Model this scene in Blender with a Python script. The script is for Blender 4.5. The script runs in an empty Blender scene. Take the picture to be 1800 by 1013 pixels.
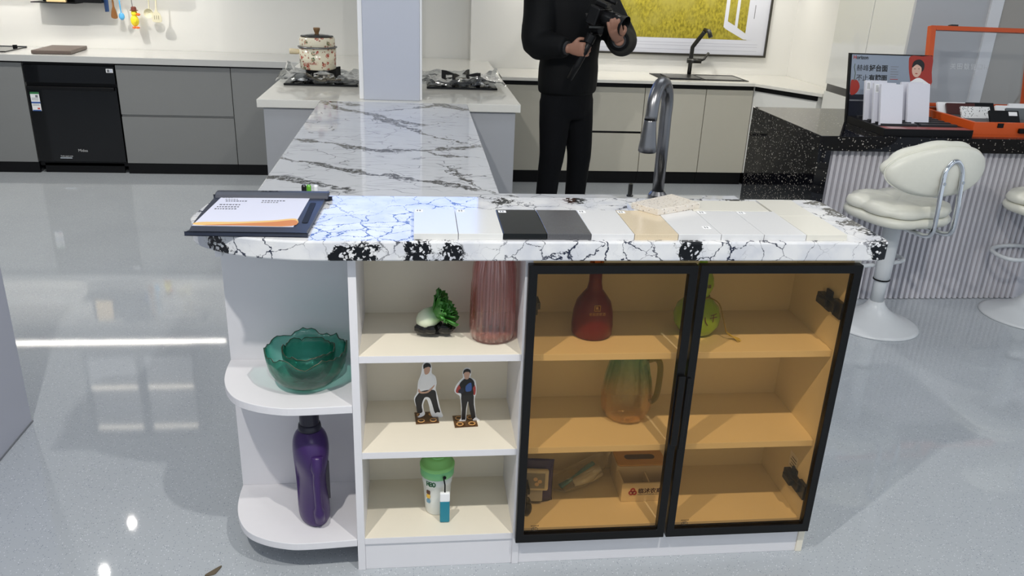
import bpy, bmesh, math, random
from mathutils import Matrix, Vector, noise
random.seed(7)
PI = math.pi
SC = bpy.context.scene
COL = SC.collection

# ------------------------------------------------------------------ camera
cam = bpy.data.cameras.new('camera')
cam.sensor_width = 36.0
cam.lens = 36.0 * 1428.0 / 1800.0
cam.clip_start = 0.05
cam_ob = bpy.data.objects.new('camera', cam)
COL.objects.link(cam_ob)
R = ((0.9932485662854693, 0.004029886784451778, -0.1159355233928082),
     (-0.10921749960933662, 0.36933610074991646, -0.9228555588291876),
     (0.0391001707278169, 0.9292871486765284, 0.3672826867056267))
cam_ob.matrix_world = Matrix(((*R[0], 0), (*R[1], 0), (*R[2], 1.5), (0, 0, 0, 1)))
SC.camera = cam_ob

# ------------------------------------------------------------------ view, world, lights
SC.view_settings.view_transform = 'Standard'
SC.view_settings.look = 'None'
SC.view_settings.gamma = 1.0
SC.view_settings.use_curve_mapping = False
SC.view_settings.exposure = 0.20
SC.cycles.max_bounces = 10
SC.cycles.transparent_max_bounces = 24
SC.cycles.sample_clamp_indirect = 6.0
SC.cycles.caustics_reflective = False
SC.cycles.caustics_refractive = False

world = bpy.data.worlds.new('daylight')
SC.world = world
world.use_nodes = True
world.node_tree.nodes['Background'].inputs[0].default_value = (0.80, 0.89, 1.0, 1)
world.node_tree.nodes['Background'].inputs[1].default_value = 0.70


def light(name, kind, loc, power, color=(1, 1, 1), target=None, **kw):
    l = bpy.data.lights.new(name, kind)
    l.energy = power
    l.color = color
    for k, v in kw.items():
        setattr(l, k, v)
    o = bpy.data.objects.new(name, l)
    COL.objects.link(o)
    o.location = loc
    if target is not None:
        o.rotation_euler = (Vector(target) - Vector(loc)).to_track_quat('-Z', 'Y').to_euler()
    return o


WARM = (1.0, 0.95, 0.87)
NEUT = (1.0, 0.97, 0.92)
COOL = (0.92, 0.96, 1.0)
# track spots in front of the island (their shadows show on the shelves and on the floor)
light('track_spot', 'SPOT', (-0.72, 0.50, 2.80), 118, NEUT, (0.1, 2.0, 0.3), spot_size=2.0, spot_blend=0.6, shadow_soft_size=0.03)
light('track_spot', 'SPOT', (0.85, 0.50, 2.80), 104, NEUT, (0.4, 2.0, 0.3), spot_size=2.0, spot_blend=0.6, shadow_soft_size=0.03)
# downlights over the left aisle
for (x, y, p) in ((-2.30, 5.70, 15), (-2.32, 5.13, 15), (-2.62, 4.85, 118)):
    light('downlight', 'SPOT', (x, y, 2.80), p, NEUT, (x, y + 0.15, 0), spot_size=2.3, spot_blend=0.7, shadow_soft_size=0.02)
for (x, y, p) in ((0.3, 5.4, 15), (3.2, 2.2, 22)):
    light('downlight', 'SPOT', (x, y, 2.80), p, NEUT, (x, y + 0.1, 0), spot_size=2.3, spot_blend=0.7, shadow_soft_size=0.05)
light('downlight', 'SPOT', (1.25, 4.9, 2.80), 75, NEUT, (2.5, 5.1, 0.9), spot_size=1.9, spot_blend=0.7, shadow_soft_size=0.04)  # unseen extra spot, added to brighten the tall white cabinet
# LED strips under the wall units
for (x, ln, y, z, p, c) in ((-2.58, 2.05, 6.225, 1.432, 5.5, WARM), (1.75, 2.1, 6.12, 1.55, 6, WARM)):
    light('led_strip', 'AREA', (x, y, z), p, c, (x, y + 0.12, 0), shape='RECTANGLE', size=ln, size_y=0.03)
# unseen area lights added below the ceiling as general fill
for (x, y) in ((-3.0, 1.2), (0.2, -0.4), (3.2, 0.6), (-1.0, 3.4), (1.6, 3.4), (3.6, 5.2)):
    light('ceiling_fill', 'AREA', (x, y, 2.88), 7, COOL, (x, y, 0), shape='RECTANGLE', size=1.2, size_y=0.6)


# ------------------------------------------------------------------ materials
def lin(c):
    return tuple(((v / 255) / 12.92 if v / 255 <= 0.04045 else ((v / 255 + 0.055) / 1.055) ** 2.4) for v in c)


class NT:
    def __init__(s, name):
        s.m = bpy.data.materials.new(name)
        s.m.use_nodes = True
        s.t = s.m.node_tree
        s.b = s.t.nodes['Principled BSDF']
        s.out = s.t.nodes['Material Output']

    def n(s, typ, ins=None, **props):
        nd = s.t.nodes.new(typ)
        for k, v in props.items():
            setattr(nd, k, v)
        for k, v in (ins or {}).items():
            s.set(nd.inputs[k], v)
        return nd

    def set(s, sock, v):
        if hasattr(v, 'is_output'):
            s.t.links.new(v, sock)
        else:
            sock.default_value = v

    def math(s, op, a, b=0.0, c=None, clamp=False):
        nd = s.n('ShaderNodeMath', operation=op, use_clamp=clamp)
        s.set(nd.inputs[0], a)
        s.set(nd.inputs[1], b)
        if c is not None:
            s.set(nd.inputs[2], c)
        return nd.outputs[0]

    def vmath(s, op, a, b=(0, 0, 0)):
        nd = s.n('ShaderNodeVectorMath', operation=op)
        s.set(nd.inputs[0], a)
        s.set(nd.inputs[1], b)
        return nd.outputs['Value'] if op in ('LENGTH', 'DISTANCE', 'DOT_PRODUCT') else nd.outputs[0]

    def step(s, v, lo, hi):
        nd = s.n('ShaderNodeMapRange', interpolation_type='SMOOTHSTEP')
        s.set(nd.inputs['Value'], v)
        s.set(nd.inputs['From Min'], lo)
        s.set(nd.inputs['From Max'], hi)
        return nd.outputs[0]

    def mix(s, f, a, b):
        nd = s.n('ShaderNodeMix', data_type='RGBA')
        s.set(nd.inputs['Factor'], f)
        s.set(nd.inputs['A'], a if hasattr(a, 'is_output') else (*a, 1))
        s.set(nd.inputs['B'], b if hasattr(b, 'is_output') else (*b, 1))
        return nd.outputs['Result']

    def noise(s, vec, scale, detail=2.0, rough=0.5):
        nd = s.n('ShaderNodeTexNoise', {'Scale': scale, 'Detail': detail, 'Roughness': rough})
        if vec is not None:
            s.set(nd.inputs['Vector'], vec)
        return nd

    def pos(s):
        return s.n('ShaderNodeNewGeometry').outputs['Position']

    def obj(s):
        return s.n('ShaderNodeTexCoord').outputs['Object']

    def base(s, c, rough=0.5, metal=0.0, spec=0.5):
        s.set(s.b.inputs['Base Color'], c if hasattr(c, 'is_output') else (*c, 1))
        s.set(s.b.inputs['Roughness'], rough)
        s.set(s.b.inputs['Metallic'], metal)
        s.set(s.b.inputs['Specular IOR Level'], spec)
        return s

    def bump(s, h, strength=0.2, dist=0.002):
        nd = s.n('ShaderNodeBump', {'Strength': strength, 'Distance': dist})
        s.set(nd.inputs['Height'], h)
        s.set(s.b.inputs['Normal'], nd.outputs[0])
        return s


def pm(name, rgb, rough=0.5, metal=0.0, spec=0.5, var=0.0, scale=30):
    t = NT(name)
    c = lin(rgb)
    if var:
        nz = t.noise(t.obj(), scale, 3).outputs['Fac']
        d = tuple(max(0, v * (1 - var)) for v in c)
        e = tuple(min(1, v * (1 + var)) for v in c)
        t.base(t.mix(nz, d, e), rough, metal, spec)
    else:
        t.base(c, rough, metal, spec)
    return t.m


def clear(name, rgb, rough=0.03, refl=1.0, rgb2=None, z0=0, z1=1, bump=0.0, bscale=30, thick=False):
    """thin coloured glass / plastic: tinted see-through layer under a clear reflecting surface"""
    t = NT(name)
    t.t.nodes.remove(t.b)
    col = (*lin(rgb), 1)
    tr = t.n('ShaderNodeBsdfTransparent', {'Color': col})
    if rgb2 is not None:
        z = t.n('ShaderNodeSeparateXYZ', {0: t.obj()}).outputs[2]
        t.set(tr.inputs['Color'], t.mix(t.step(z, z0, z1), lin(rgb), lin(rgb2)))
    if thick:   # longer way through the wall at a slant absorbs more
        g = t.n('ShaderNodeNewGeometry')
        cs = t.math('MAXIMUM', t.math('ABSOLUTE', t.vmath('DOT_PRODUCT', g.outputs['Normal'], g.outputs['Incoming'])), 0.22)
        gm = t.n('ShaderNodeGamma', {'Color': tr.inputs['Color'].links[0].from_socket if tr.inputs['Color'].is_linked else col, 'Gamma': t.math('DIVIDE', 1.0, cs)})
        t.set(tr.inputs['Color'], gm.outputs[0])
    gl = t.n('ShaderNodeBsdfGlossy', {'Roughness': rough, 'Color': (1, 1, 1, 1)})
    bf = t.n('ShaderNodeNewGeometry').outputs['Backfacing']
    fr = t.n('ShaderNodeFresnel', {'IOR': t.math('SUBTRACT', 1.5, t.math('MULTIPLY', bf, 0.8333))})
    if bump:
        b = t.n('ShaderNodeBump', {'Strength': bump, 'Distance': 0.004})
        t.set(b.inputs['Height'], t.noise(t.obj(), bscale, 3).outputs['Fac'])
        t.set(gl.inputs['Normal'], b.outputs[0])
        t.set(fr.inputs['Normal'], b.outputs[0])
    mx = t.n('ShaderNodeMixShader')
    t.set(mx.inputs[0], t.math('MULTIPLY', fr.outputs[0], refl))
    t.set(mx.inputs[1], tr.outputs[0])
    t.set(mx.inputs[2], gl.outputs[0])
    t.set(t.out.inputs[0], mx.outputs[0])
    return t.m


def emis(name, rgb, strength):
    t = NT(name)
    t.base((0, 0, 0), 0.3)
    t.set(t.b.inputs['Emission Color'], (*lin(rgb), 1))
    t.set(t.b.inputs['Emission Strength'], strength)
    return t.m


def marble_bar():
    t = NT('crackled_marble')
    p = t.pos()
    dn = t.noise(p, 12, 5, 0.62).outputs['Color']
    off = t.vmath('SCALE', t.vmath('SUBTRACT', dn, (0.5, 0.5, 0.5)))
    off.node.inputs['Scale'].default_value = 0.075
    q = t.vmath('ADD', p, off)
    e1 = t.n('ShaderNodeTexVoronoi', {'Vector': q, 'Scale': 15.0}, feature='DISTANCE_TO_EDGE').outputs['Distance']
    e2 = t.n('ShaderNodeTexVoronoi', {'Vector': q, 'Scale': 40.0}, feature='DISTANCE_TO_EDGE').outputs['Distance']
    # dark clusters where the stone is broken up
    D = None
    for (x, y, z, r) in ((-0.11, 1.722, 0.90, 0.047), (-0.165, 1.722, 0.89, 0.045), (0.0, 1.722, 0.905, 0.047), (0.075, 1.722, 0.89, 0.05),
                         (0.63, 1.722, 0.90, 0.052), (1.105, 1.722, 0.905, 0.047), (1.115, 1.80, 0.927, 0.05), (1.11, 1.88, 0.927, 0.05), (1.10, 1.97, 0.927, 0.047), (1.10, 2.06, 0.927, 0.05),
                         (0.42, 2.07, 0.927, 0.05), (0.22, 2.06, 0.927, 0.052), (0.87, 2.10, 0.927, 0.047), (-0.45, 1.76, 0.90, 0.05)):
        d = t.vmath('DISTANCE', q, (x, y, z))
        g = t.math('SUBTRACT', 1.0, t.math('DIVIDE', d, r), clamp=True)
        D = g if D is None else t.math('MAXIMUM', D, g)
    m = t.noise(p, 4.5, 2).outputs['Fac']
    mask = t.step(m, 0.36, 0.54)
    brk = t.step(t.noise(p, 38, 3).outputs['Fac'], 0.30, 0.62)
    w1 = t.math('ADD', 0.008, t.math('MULTIPLY', t.math('MULTIPLY', mask, brk), 0.035))
    w1 = t.math('ADD', w1, t.math('MULTIPLY', D, 0.06))
    l1 = t.math('SUBTRACT', 1.0, t.step(e1, t.math('MULTIPLY', w1, 0.25), w1))
    l1 = t.math('MULTIPLY', l1, t.math('ADD', 0.22, t.math('MULTIPLY', mask, 0.78)))
    l3 = t.math('SUBTRACT', 1.0, t.step(e2, 0.004, 0.022))
    l3 = t.math('MULTIPLY', t.math('MULTIPLY', l3, brk), t.math('ADD', t.math('MULTIPLY', t.step(m, 0.5, 0.66), 0.5), t.step(D, 0.02, 0.2), clamp=True))
    rag = t.math('ADD', D, t.math('MULTIPLY', t.math('SUBTRACT', t.noise(p, 42, 5, 0.7).outputs['Fac'], 0.5), 1.5))
    l2 = t.step(rag, 0.34, 0.42)
    l2 = t.math('MULTIPLY', l2, t.step(D, 0.01, 0.10))
    bub = t.n('ShaderNodeTexVoronoi', {'Vector': q, 'Scale': 95.0})
    br = t.n('ShaderNodeSeparateColor', {0: bub.outputs['Color']}).outputs[0]
    hole = t.math('MULTIPLY', t.math('SUBTRACT', 1.0, t.step(bub.outputs['Distance'], 0.34, 0.46)), t.step(br, 0.28, 0.33))
    l2 = t.math('MULTIPLY', l2, t.math('SUBTRACT', 1.0, hole))
    l = t.math('MAXIMUM', t.math('MAXIMUM', l1, l3), l2, clamp=True)
    cloud = t.noise(p, 14, 4).outputs['Fac']
    base = t.mix(t.step(cloud, 0.35, 0.7), lin((222, 222, 222)), lin((200, 202, 208)))
    vein = t.mix(t.step(D, 0.0, 0.3), lin((34, 40, 60)), lin((8, 10, 14)))
    t.base(t.mix(l, base, vein), 0.06)
    return t.m


def marble_veins():
    t = NT('veined_marble')
    p = t.pos()
    n1 = t.noise(p, 3.2, 3).outputs['Fac']
    n2 = t.noise(p, 17, 4, 0.65).outputs['Fac']
    n3 = t.noise(p, 6, 3).outputs['Fac']
    wob = t.math('ADD', t.math('MULTIPLY', t.math('SUBTRACT', n1, 0.5), 0.20), t.math('MULTIPLY', t.math('SUBTRACT', n2, 0.5), 0.11))
    sx = t.n('ShaderNodeSeparateXYZ', {0: p})
    X, Y = sx.outputs[0], sx.outputs[1]
    tot = None
    veins = [((-0.50, 3.34), (-0.09, 3.124), 0.030), ((-0.09, 3.124), (0.264, 3.245), 0.022), ((0.04, 3.133), (0.20, 3.044), 0.022), ((-0.5, 3.0), (-0.02, 2.708), 0.026),
             ((-0.02, 2.708), (0.20, 2.61), 0.024), ((-0.5, 2.725), (-0.236, 2.531), 0.024), ((-0.5, 4.244), (0.02, 3.705), 0.024), ((-0.2, 3.9), (0.157, 3.315), 0.014),
             ((-0.117, 4.07), (0.142, 4.315), 0.018), ((0.12, 4.33), (0.25, 4.15), 0.032), ((-0.5, 4.30), (-0.3, 4.22), 0.03), ((0.3, 2.5), (0.7, 2.3), 0.02), ((0.1, 2.9), (0.26, 2.55), 0.01)]
    for (a, b, w) in veins:
        L = math.hypot(b[0] - a[0], b[1] - a[1])
        ux, uy = (b[0] - a[0]) / L, (b[1] - a[1]) / L
        al = t.math('ADD', t.math('MULTIPLY', X, ux), t.math('ADD', t.math('MULTIPLY', Y, uy), -(a[0] * ux + a[1] * uy)))
        ac = t.math('ADD', t.math('MULTIPLY', X, -uy), t.math('ADD', t.math('MULTIPLY', Y, ux), -(-a[0] * uy + a[1] * ux)))
        d = t.math('ABSOLUTE', t.math('ADD', ac, wob))
        wv = t.math('MULTIPLY', t.step(n3, 0.28, 0.66), w * 1.35)
        wv = t.math('ADD', wv, w * 0.22)
        s = t.math('SUBTRACT', 1.0, t.step(d, t.math('MULTIPLY', wv, 0.6), wv))
        ends = t.math('MULTIPLY', t.step(al, -0.05, 0.01), t.math('SUBTRACT', 1.0, t.step(al, L - 0.01, L + 0.05)))
        s = t.math('MULTIPLY', s, ends)
        tot = s if tot is None else t.math('MAXIMUM', tot, s)
    brk = t.step(t.noise(p, 70, 4, 0.7).outputs['Fac'], 0.42, 0.50)
    tot = t.math('MULTIPLY', tot, t.math('ADD', 0.30, t.math('MULTIPLY', brk, 0.70)))
    q = t.vmath('MULTIPLY', p, (1.0, 2.2, 1.0))
    qd = t.vmath('ADD', q, t.vmath('MULTIPLY', t.noise(p, 5, 3).outputs['Color'], (0.2, 0.2, 0.2)))
    e = t.n('ShaderNodeTexVoronoi', {'Vector': qd, 'Scale': 8.5}, feature='DISTANCE_TO_EDGE').outputs['Distance']
    fine = t.math('MULTIPLY', t.math('SUBTRACT', 1.0, t.step(e, 0.0, 0.035)), t.step(t.noise(p, 6, 2).outputs['Fac'], 0.42, 0.56))
    streak = t.step(t.noise(t.vmath('MULTIPLY', p, (9, 30, 9)), 1.0, 3).outputs['Fac'], 0.60, 0.72)
    base = t.mix(t.math('MULTIPLY', streak, 0.30), lin((204, 205, 207)), lin((138, 140, 146)))
    c = t.mix(t.math('MULTIPLY', fine, 0.75), base, lin((70, 72, 78)))
    t.base(t.mix(tot, c, lin((30, 30, 33))), 0.05)
    return t.m


def floor_mat():
    t = NT('speckled_floor')
    p = t.pos()
    ns = t.noise(p, 2.0, 3).outputs['Fac']
    v = t.n('ShaderNodeTexVoronoi', {'Vector': p, 'Scale': 170.0})
    fl = t.math('SUBTRACT', 1.0, t.step(v.outputs['Distance'], 0.16, 0.34))
    rnd = t.n('ShaderNodeSeparateColor', {0: v.outputs['Color']}).outputs[0]
    dk = t.math('MULTIPLY', fl, t.step(rnd, 0.66, 0.70))
    lt = t.math('MULTIPLY', fl, t.math('SUBTRACT', 1.0, t.step(rnd, 0.22, 0.26)))
    b = t.mix(ns, lin((168, 173, 178)), lin((180, 185, 189)))
    b = t.mix(t.math('MULTIPLY', dk, 0.75), b, lin((124, 132, 142)))
    b = t.mix(t.math('MULTIPLY', lt, 0.7), b, lin((226, 229, 233)))
    t.base(b, 0.04, 0, 0.5)
    t.bump(t.noise(p, 260, 2).outputs['Fac'], 0.03, 0.0005)
    return t.m


def terrazzo_black():
    t = NT('black_terrazzo')
    p = t.pos()
    c = (0.005, 0.005, 0.007)
    for sc, th, lo in ((95.0, 0.66, 0.32), (48.0, 0.82, 0.26)):
        v = t.n('ShaderNodeTexVoronoi', {'Vector': p, 'Scale': sc})
        r = t.n('ShaderNodeSeparateColor', {0: v.outputs['Color']})
        f = t.math('MULTIPLY', t.math('SUBTRACT', 1.0, t.step(v.outputs['Distance'], lo * 0.5, lo)), t.step(r.outputs[0], th, th + 0.02))
        c = t.mix(t.math('MULTIPLY', f, r.outputs[1]), c, (0.62, 0.58, 0.50))
    t.base(c, 0.05, 0, 0.32)
    return t.m


def speck(name, base, specks, scale=260, rough=0.2, lo=0.3):
    t = NT(name)
    p = t.obj()
    v = t.n('ShaderNodeTexVoronoi', {'Vector': p, 'Scale': float(scale)})
    r = t.n('ShaderNodeSeparateColor', {0: v.outputs['Color']})
    c = lin(base)
    for i, s in enumerate(specks):
        f = t.math('MULTIPLY', t.math('SUBTRACT', 1.0, t.step(v.outputs['Distance'], lo * 0.6, lo)), t.step(r.outputs[i % 3], 0.70, 0.74))
        c = t.mix(f, c, lin(s))
    t.base(c, rough)
    return t.m


def wood(name, a, b, scale=14, axis=(1, 10, 10), rough=0.45):
    t = NT(name)
    v = t.vmath('MULTIPLY', t.obj(), axis)
    t.base(t.mix(t.noise(v, scale, 4).outputs['Fac'], lin(a), lin(b)), rough)
    return t.m


M = {}
M['floor'] = floor_mat()
M['wall'] = pm('wall_paint', (226, 225, 220), 0.55, var=0.02, scale=3)
M['wall2'] = pm('cream_wall_panel', (228, 227, 222), 0.35, var=0.015, scale=3)
M['ceiling'] = pm('ceiling_paint', (225, 227, 230), 0.7, var=0.02, scale=3)
M['column'] = pm('column_panel', (188, 192, 203), 0.35, var=0.01, scale=4)
M['bar'] = marble_bar()
M['pen'] = marble_veins()
M['white'] = pm('white_laminate', (226, 224, 226), 0.45, var=0.012, scale=40)
M['cream'] = pm('cream_laminate', (234, 226, 208), 0.45, var=0.012, scale=40)
M['grey'] = pm('grey_laminate', (128, 129, 128), 0.4, var=0.015, scale=30)
M['greyhob'] = pm('pale_grey_laminate', (166, 168, 172), 0.4, var=0.012, scale=30)
M['beige'] = pm('beige_laminate', (190, 186, 172), 0.4, var=0.012, scale=30)
M['gloss'] = pm('gloss_white_lacquer', (230, 230, 225), 0.06, var=0.01, scale=10)
M['quartz'] = pm('white_quartz', (222, 220, 212), 0.08, var=0.02, scale=60)
M['quartzgrey'] = pm('grey_quartz', (190, 190, 187), 0.18, var=0.02, scale=60)
M['black'] = pm('black_matt', (7, 7, 9), 0.45, 0, 0.25)
M['blackgloss'] = pm('black_glass', (4, 4, 6), 0.03, 0, 0.35)
M['frame'] = pm('black_anodised', (8, 8, 9), 0.35, 0, 0.3)
M['amber'] = clear('bronze_glass', (245, 232, 209), 0.02, 0.4)
M['steel'] = pm('brushed_steel', (128, 128, 130), 0.30, 1.0)
M['gunmetal'] = pm('gunmetal', (70, 70, 68), 0.3, 0.9)
M['chrome'] = pm('chrome', (215, 218, 222), 0.06, 1.0)
M['terrazzo'] = terrazzo_black()
M['ribs'] = pm('grey_ribs', (204, 202, 207), 0.5, var=0.03, scale=20)
M['leather'] = pm('cream_leather', (222, 221, 208), 0.38, var=0.03, scale=60)
M['stoolmetal'] = pm('white_enamel', (205, 208, 210), 0.3)
M['print_white'] = pm('print_white', (240, 240, 240), 0.5)
M['print_black'] = pm('print_black', (16, 16, 18), 0.5)
M['print_red'] = pm('print_red', (160, 45, 32), 0.5)
M['print_gold'] = pm('print_gold', (190, 150, 90), 0.4)
M['print_grey'] = pm('print_grey', (120, 122, 126), 0.5)


# ------------------------------------------------------------------ mesh helpers
def nb():
    return bmesh.new()


def box(bm, x0, y0, z0, x1, y1, z1):
    vs = [bm.verts.new((x, y, z)) for x in (x0, x1) for y in (y0, y1) for z in (z0, z1)]
    for f in ((0, 1, 3, 2), (4, 6, 7, 5), (0, 4, 5, 1), (2, 3, 7, 6), (0, 2, 6, 4), (1, 5, 7, 3)):
        bm.faces.new([vs[i] for i in f])
    return bm


def prism(bm, pts, a, b, f=None):
    """closed outline extruded between a and b; f maps (u, v, w) to a point"""
    f = f or (lambda u, v, w: (u, v, w))
    lo = [bm.verts.new(f(u, v, a)) for u, v in pts]
    hi = [bm.verts.new(f(u, v, b)) for u, v in pts]
    n = len(pts)
    bm.faces.new(lo[::-1])
    bm.faces.new(hi)
    for i in range(n):
        bm.faces.new((lo[i], lo[(i + 1) % n], hi[(i + 1) % n], hi[i]))
    return bm


def lathe(bm, prof, n=28, c=(0, 0, 0), mod=None, sx=1.0, sy=1.0, cap=True):
    rings = []
    for k, (r, z) in enumerate(prof):
        ring = []
        for i in range(n):
            a = 2 * PI * i / n
            rr, zz = (r, z) if mod is None else mod(r, z, a, k)
            ring.append(bm.verts.new((c[0] + rr * math.cos(a) * sx, c[1] + rr * math.sin(a) * sy, c[2] + zz)))
        rings.append(ring)
    for a, b in zip(rings, rings[1:]):
        for i in range(n):
            bm.faces.new((a[i], a[(i + 1) % n], b[(i + 1) % n], b[i]))
    if cap:
        if prof[0][0] > 1e-6:
            bm.faces.new(rings[0][::-1])
        if prof[-1][0] > 1e-6:
            bm.faces.new(rings[-1])
    return bm


def tube(bm, pts, r, n=10, closed=False, flat=1.0, cap=True):
    P = [Vector(p) for p in pts]
    rs = r if isinstance(r, (list, tuple)) else [r] * len(P)
    up = Vector((0, 0, 1))
    rings = []
    prev = None
    for i, p in enumerate(P):
        if closed:
            t = P[(i + 1) % len(P)] - P[i - 1]
        else:
            t = P[min(i + 1, len(P) - 1)] - P[max(i - 1, 0)]
        t.normalize()
        if prev is None:
            ref = up if abs(t.z) < 0.9 else Vector((1, 0, 0))
            u = t.cross(ref).normalized()
        else:
            u = (prev - t * prev.dot(t)).normalized()
        prev = u
        v = t.cross(u)
        rings.append([bm.verts.new(p + (u * math.cos(2 * PI * k / n) + v * math.sin(2 * PI * k / n) * flat) * rs[i]) for k in range(n)])
    m = len(rings)
    for i in range(m if closed else m - 1):
        a, b = rings[i], rings[(i + 1) % m]
        for k in range(n):
            bm.faces.new((a[k], a[(k + 1) % n], b[(k + 1) % n], b[k]))
    if not closed and cap:
        bm.faces.new(rings[0][::-1])
        bm.faces.new(rings[-1])
    return bm


def sweep(bm, secs, n=16):
    """secs: (centre, u, v) with u, v half axes; closed body through elliptical sections"""
    rings = []
    for c, u, v in secs:
        c, u, v = Vector(c), Vector(u), Vector(v)
        rings.append([bm.verts.new(c + u * math.cos(2 * PI * k / n) + v * math.sin(2 * PI * k / n)) for k in range(n)])
    for a, b in zip(rings, rings[1:]):
        for k in range(n):
            bm.faces.new((a[k], a[(k + 1) % n], b[(k + 1) % n], b[k]))
    bm.faces.new(rings[0][::-1])
    bm.faces.new(rings[-1])
    return bm


def ell(bm, c, rx, ry, rz, nu=16, nv=10, mod=None):
    rings = []
    top = None
    for j in range(1, nv):
        th = PI * j / nv
        ring = []
        for i in range(nu):
            a = 2 * PI * i / nu
            s = 1.0 if mod is None else mod(a, th)
            ring.append(bm.verts.new((c[0] + rx * math.sin(th) * math.cos(a) * s, c[1] + ry * math.sin(th) * math.sin(a) * s, c[2] + rz * math.cos(th))))
        rings.append(ring)
    t = bm.verts.new((c[0], c[1], c[2] + rz))
    b = bm.verts.new((c[0], c[1], c[2] - rz))
    for i in range(nu):
        bm.faces.new((t, rings[0][i], rings[0][(i + 1) % nu]))
        bm.faces.new((b, rings[-1][(i + 1) % nu], rings[-1][i]))
    for p, q in zip(rings, rings[1:]):
        for i in range(nu):
            bm.faces.new((p[i], q[i], q[(i + 1) % nu], p[(i + 1) % nu]))
    return bm


def smooth_pts(pts, k=6, closed=True):
    out = []
    n = len(pts)
    for i in range(n if closed else n - 1):
        if closed:
            p0, p1, p2, p3 = (Vector(pts[(i + j) % n]) for j in (-1, 0, 1, 2))
        else:
            p0, p1, p2, p3 = (Vector(pts[min(max(i + j, 0), n - 1)]) for j in (-1, 0, 1, 2))
        for s in range(k):
            t = s / k
            out.append(0.5 * ((2 * p1) + (p2 - p0) * t + (2 * p0 - 5 * p1 + 4 * p2 - p3) * t * t + (3 * p1 - p0 - 3 * p2 + p3) * t ** 3))
    if not closed:
        out.append(Vector(pts[-1]))
    return [tuple(v) for v in out]


def rrect(x0, y0, x1, y1, r, n=5):
    out = []
    for cx, cy, a0 in ((x1 - r, y1 - r, 0), (x0 + r, y1 - r, 90), (x0 + r, y0 + r, 180), (x1 - r, y0 + r, 270)):
        for i in range(n + 1):
            a = math.radians(a0 + 90 * i / n)
            out.append((cx + r * math.cos(a), cy + r * math.sin(a)))
    return out


WM = {}


def obj(name, bm, mat, parent=None, bevel=0.0, smooth=False, local=False, seg=2, solid=0.0, subsurf=0, recalc=True):
    """one mesh object; coordinates are world unless local"""
    if isinstance(bm, bpy.types.Mesh):
        me = bm
    else:
        if recalc:
            bmesh.ops.recalc_face_normals(bm, faces=bm.faces)
        me = bpy.data.meshes.new(name)
        bm.to_mesh(me)
        bm.free()
    if smooth:
        for p in me.polygons:
            p.use_smooth = True
    me.materials.clear()
    me.materials.append(M[mat] if isinstance(mat, str) else mat)
    o = bpy.data.objects.new(name, me)
    COL.objects.link(o)
    if parent is not None:
        o.parent = parent
        W = WM[parent.name]
        if not local:
            me.transform(W.inverted())
        WM[o.name] = W
    else:
        xs = [v.co for v in me.vertices]
        c = Vector(((min(v.x for v in xs) + max(v.x for v in xs)) / 2, (min(v.y for v in xs) + max(v.y for v in xs)) / 2, min(v.z for v in xs)))
        me.transform(Matrix.Translation(-c))
        o.location = c
        WM[o.name] = Matrix.Translation(c)
    if solid:
        s = o.modifiers.new('wall', 'SOLIDIFY')
        s.thickness = solid
        s.offset = 0
    if bevel:
        b = o.modifiers.new('edge', 'BEVEL')
        b.width = bevel
        b.segments = seg
        b.limit_method = 'ANGLE'
        b.angle_limit = 0.7
    if subsurf:
        b = o.modifiers.new('round', 'SUBSURF')
        b.levels = b.render_levels = subsurf
    return o


def tag(o, label, cat, group=None):
    o['label'] = label
    o['category'] = cat
    if group:
        o['group'] = group
    return o


def thing(name, label, cat, loc=(0, 0, 0), rz=0.0, group=None, rx=0.0):
    o = bpy.data.objects.new(name, None)
    o.empty_display_size = 0.05
    COL.objects.link(o)
    o.location = loc
    o.rotation_euler = (rx, 0, rz)
    WM[o.name] = Matrix.Translation(Vector(loc)) @ Matrix.Rotation(rz, 4, 'Z') @ Matrix.Rotation(rx, 4, 'X')
    return tag(o, label, cat, group)


def struct(name, bm, mat, **kw):
    o = obj(name, bm, mat, **kw)
    o['kind'] = 'structure'
    return o


def copy_tree(o, parent=None):
    c = o.copy()
    COL.objects.link(c)
    c.parent = parent
    for ch in list(o.children):
        copy_tree(ch, c)
    return c


def B(x0, y0, z0, x1, y1, z1):
    return box(nb(), x0, y0, z0, x1, y1, z1)


def text(name, body, size, O, U, V, mat, parent=None, local=False, bold=0.0, align='CENTER', depth=0.0003, mirror=False, spacing=1.0):
    cu = bpy.data.curves.new(name, 'FONT')
    cu.body = body
    cu.size = size
    cu.align_x = align
    cu.align_y = 'CENTER'
    cu.extrude = depth
    cu.offset = bold
    cu.resolution_u = 3
    cu.space_character = spacing
    t = bpy.data.objects.new(name, cu)
    COL.objects.link(t)
    dg = bpy.context.evaluated_depsgraph_get()
    me = bpy.data.meshes.new_from_object(t.evaluated_get(dg))
    bpy.data.objects.remove(t)
    bpy.data.curves.remove(cu)
    U, V = Vector(U).normalized(), Vector(V).normalized()
    N = U.cross(V)
    mt = Matrix(((U.x, V.x, N.x, O[0]), (U.y, V.y, N.y, O[1]), (U.z, V.z, N.z, O[2]), (0, 0, 0, 1)))
    if mirror:
        mt = mt @ Matrix.Scale(-1, 4, (1, 0, 0))
    me.transform(mt)
    return obj(name, me, mat, parent, local=local)


def plate(pts, O, U, V, a, b):
    """outline in the plane O + u U + v V, extruded along U x V from a to b"""
    O, U, V = Vector(O), Vector(U).normalized(), Vector(V).normalized()
    N = U.cross(V)
    return prism(nb(), pts, a, b, lambda u, v, w: tuple(O + U * u + V * v + N * w))


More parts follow.
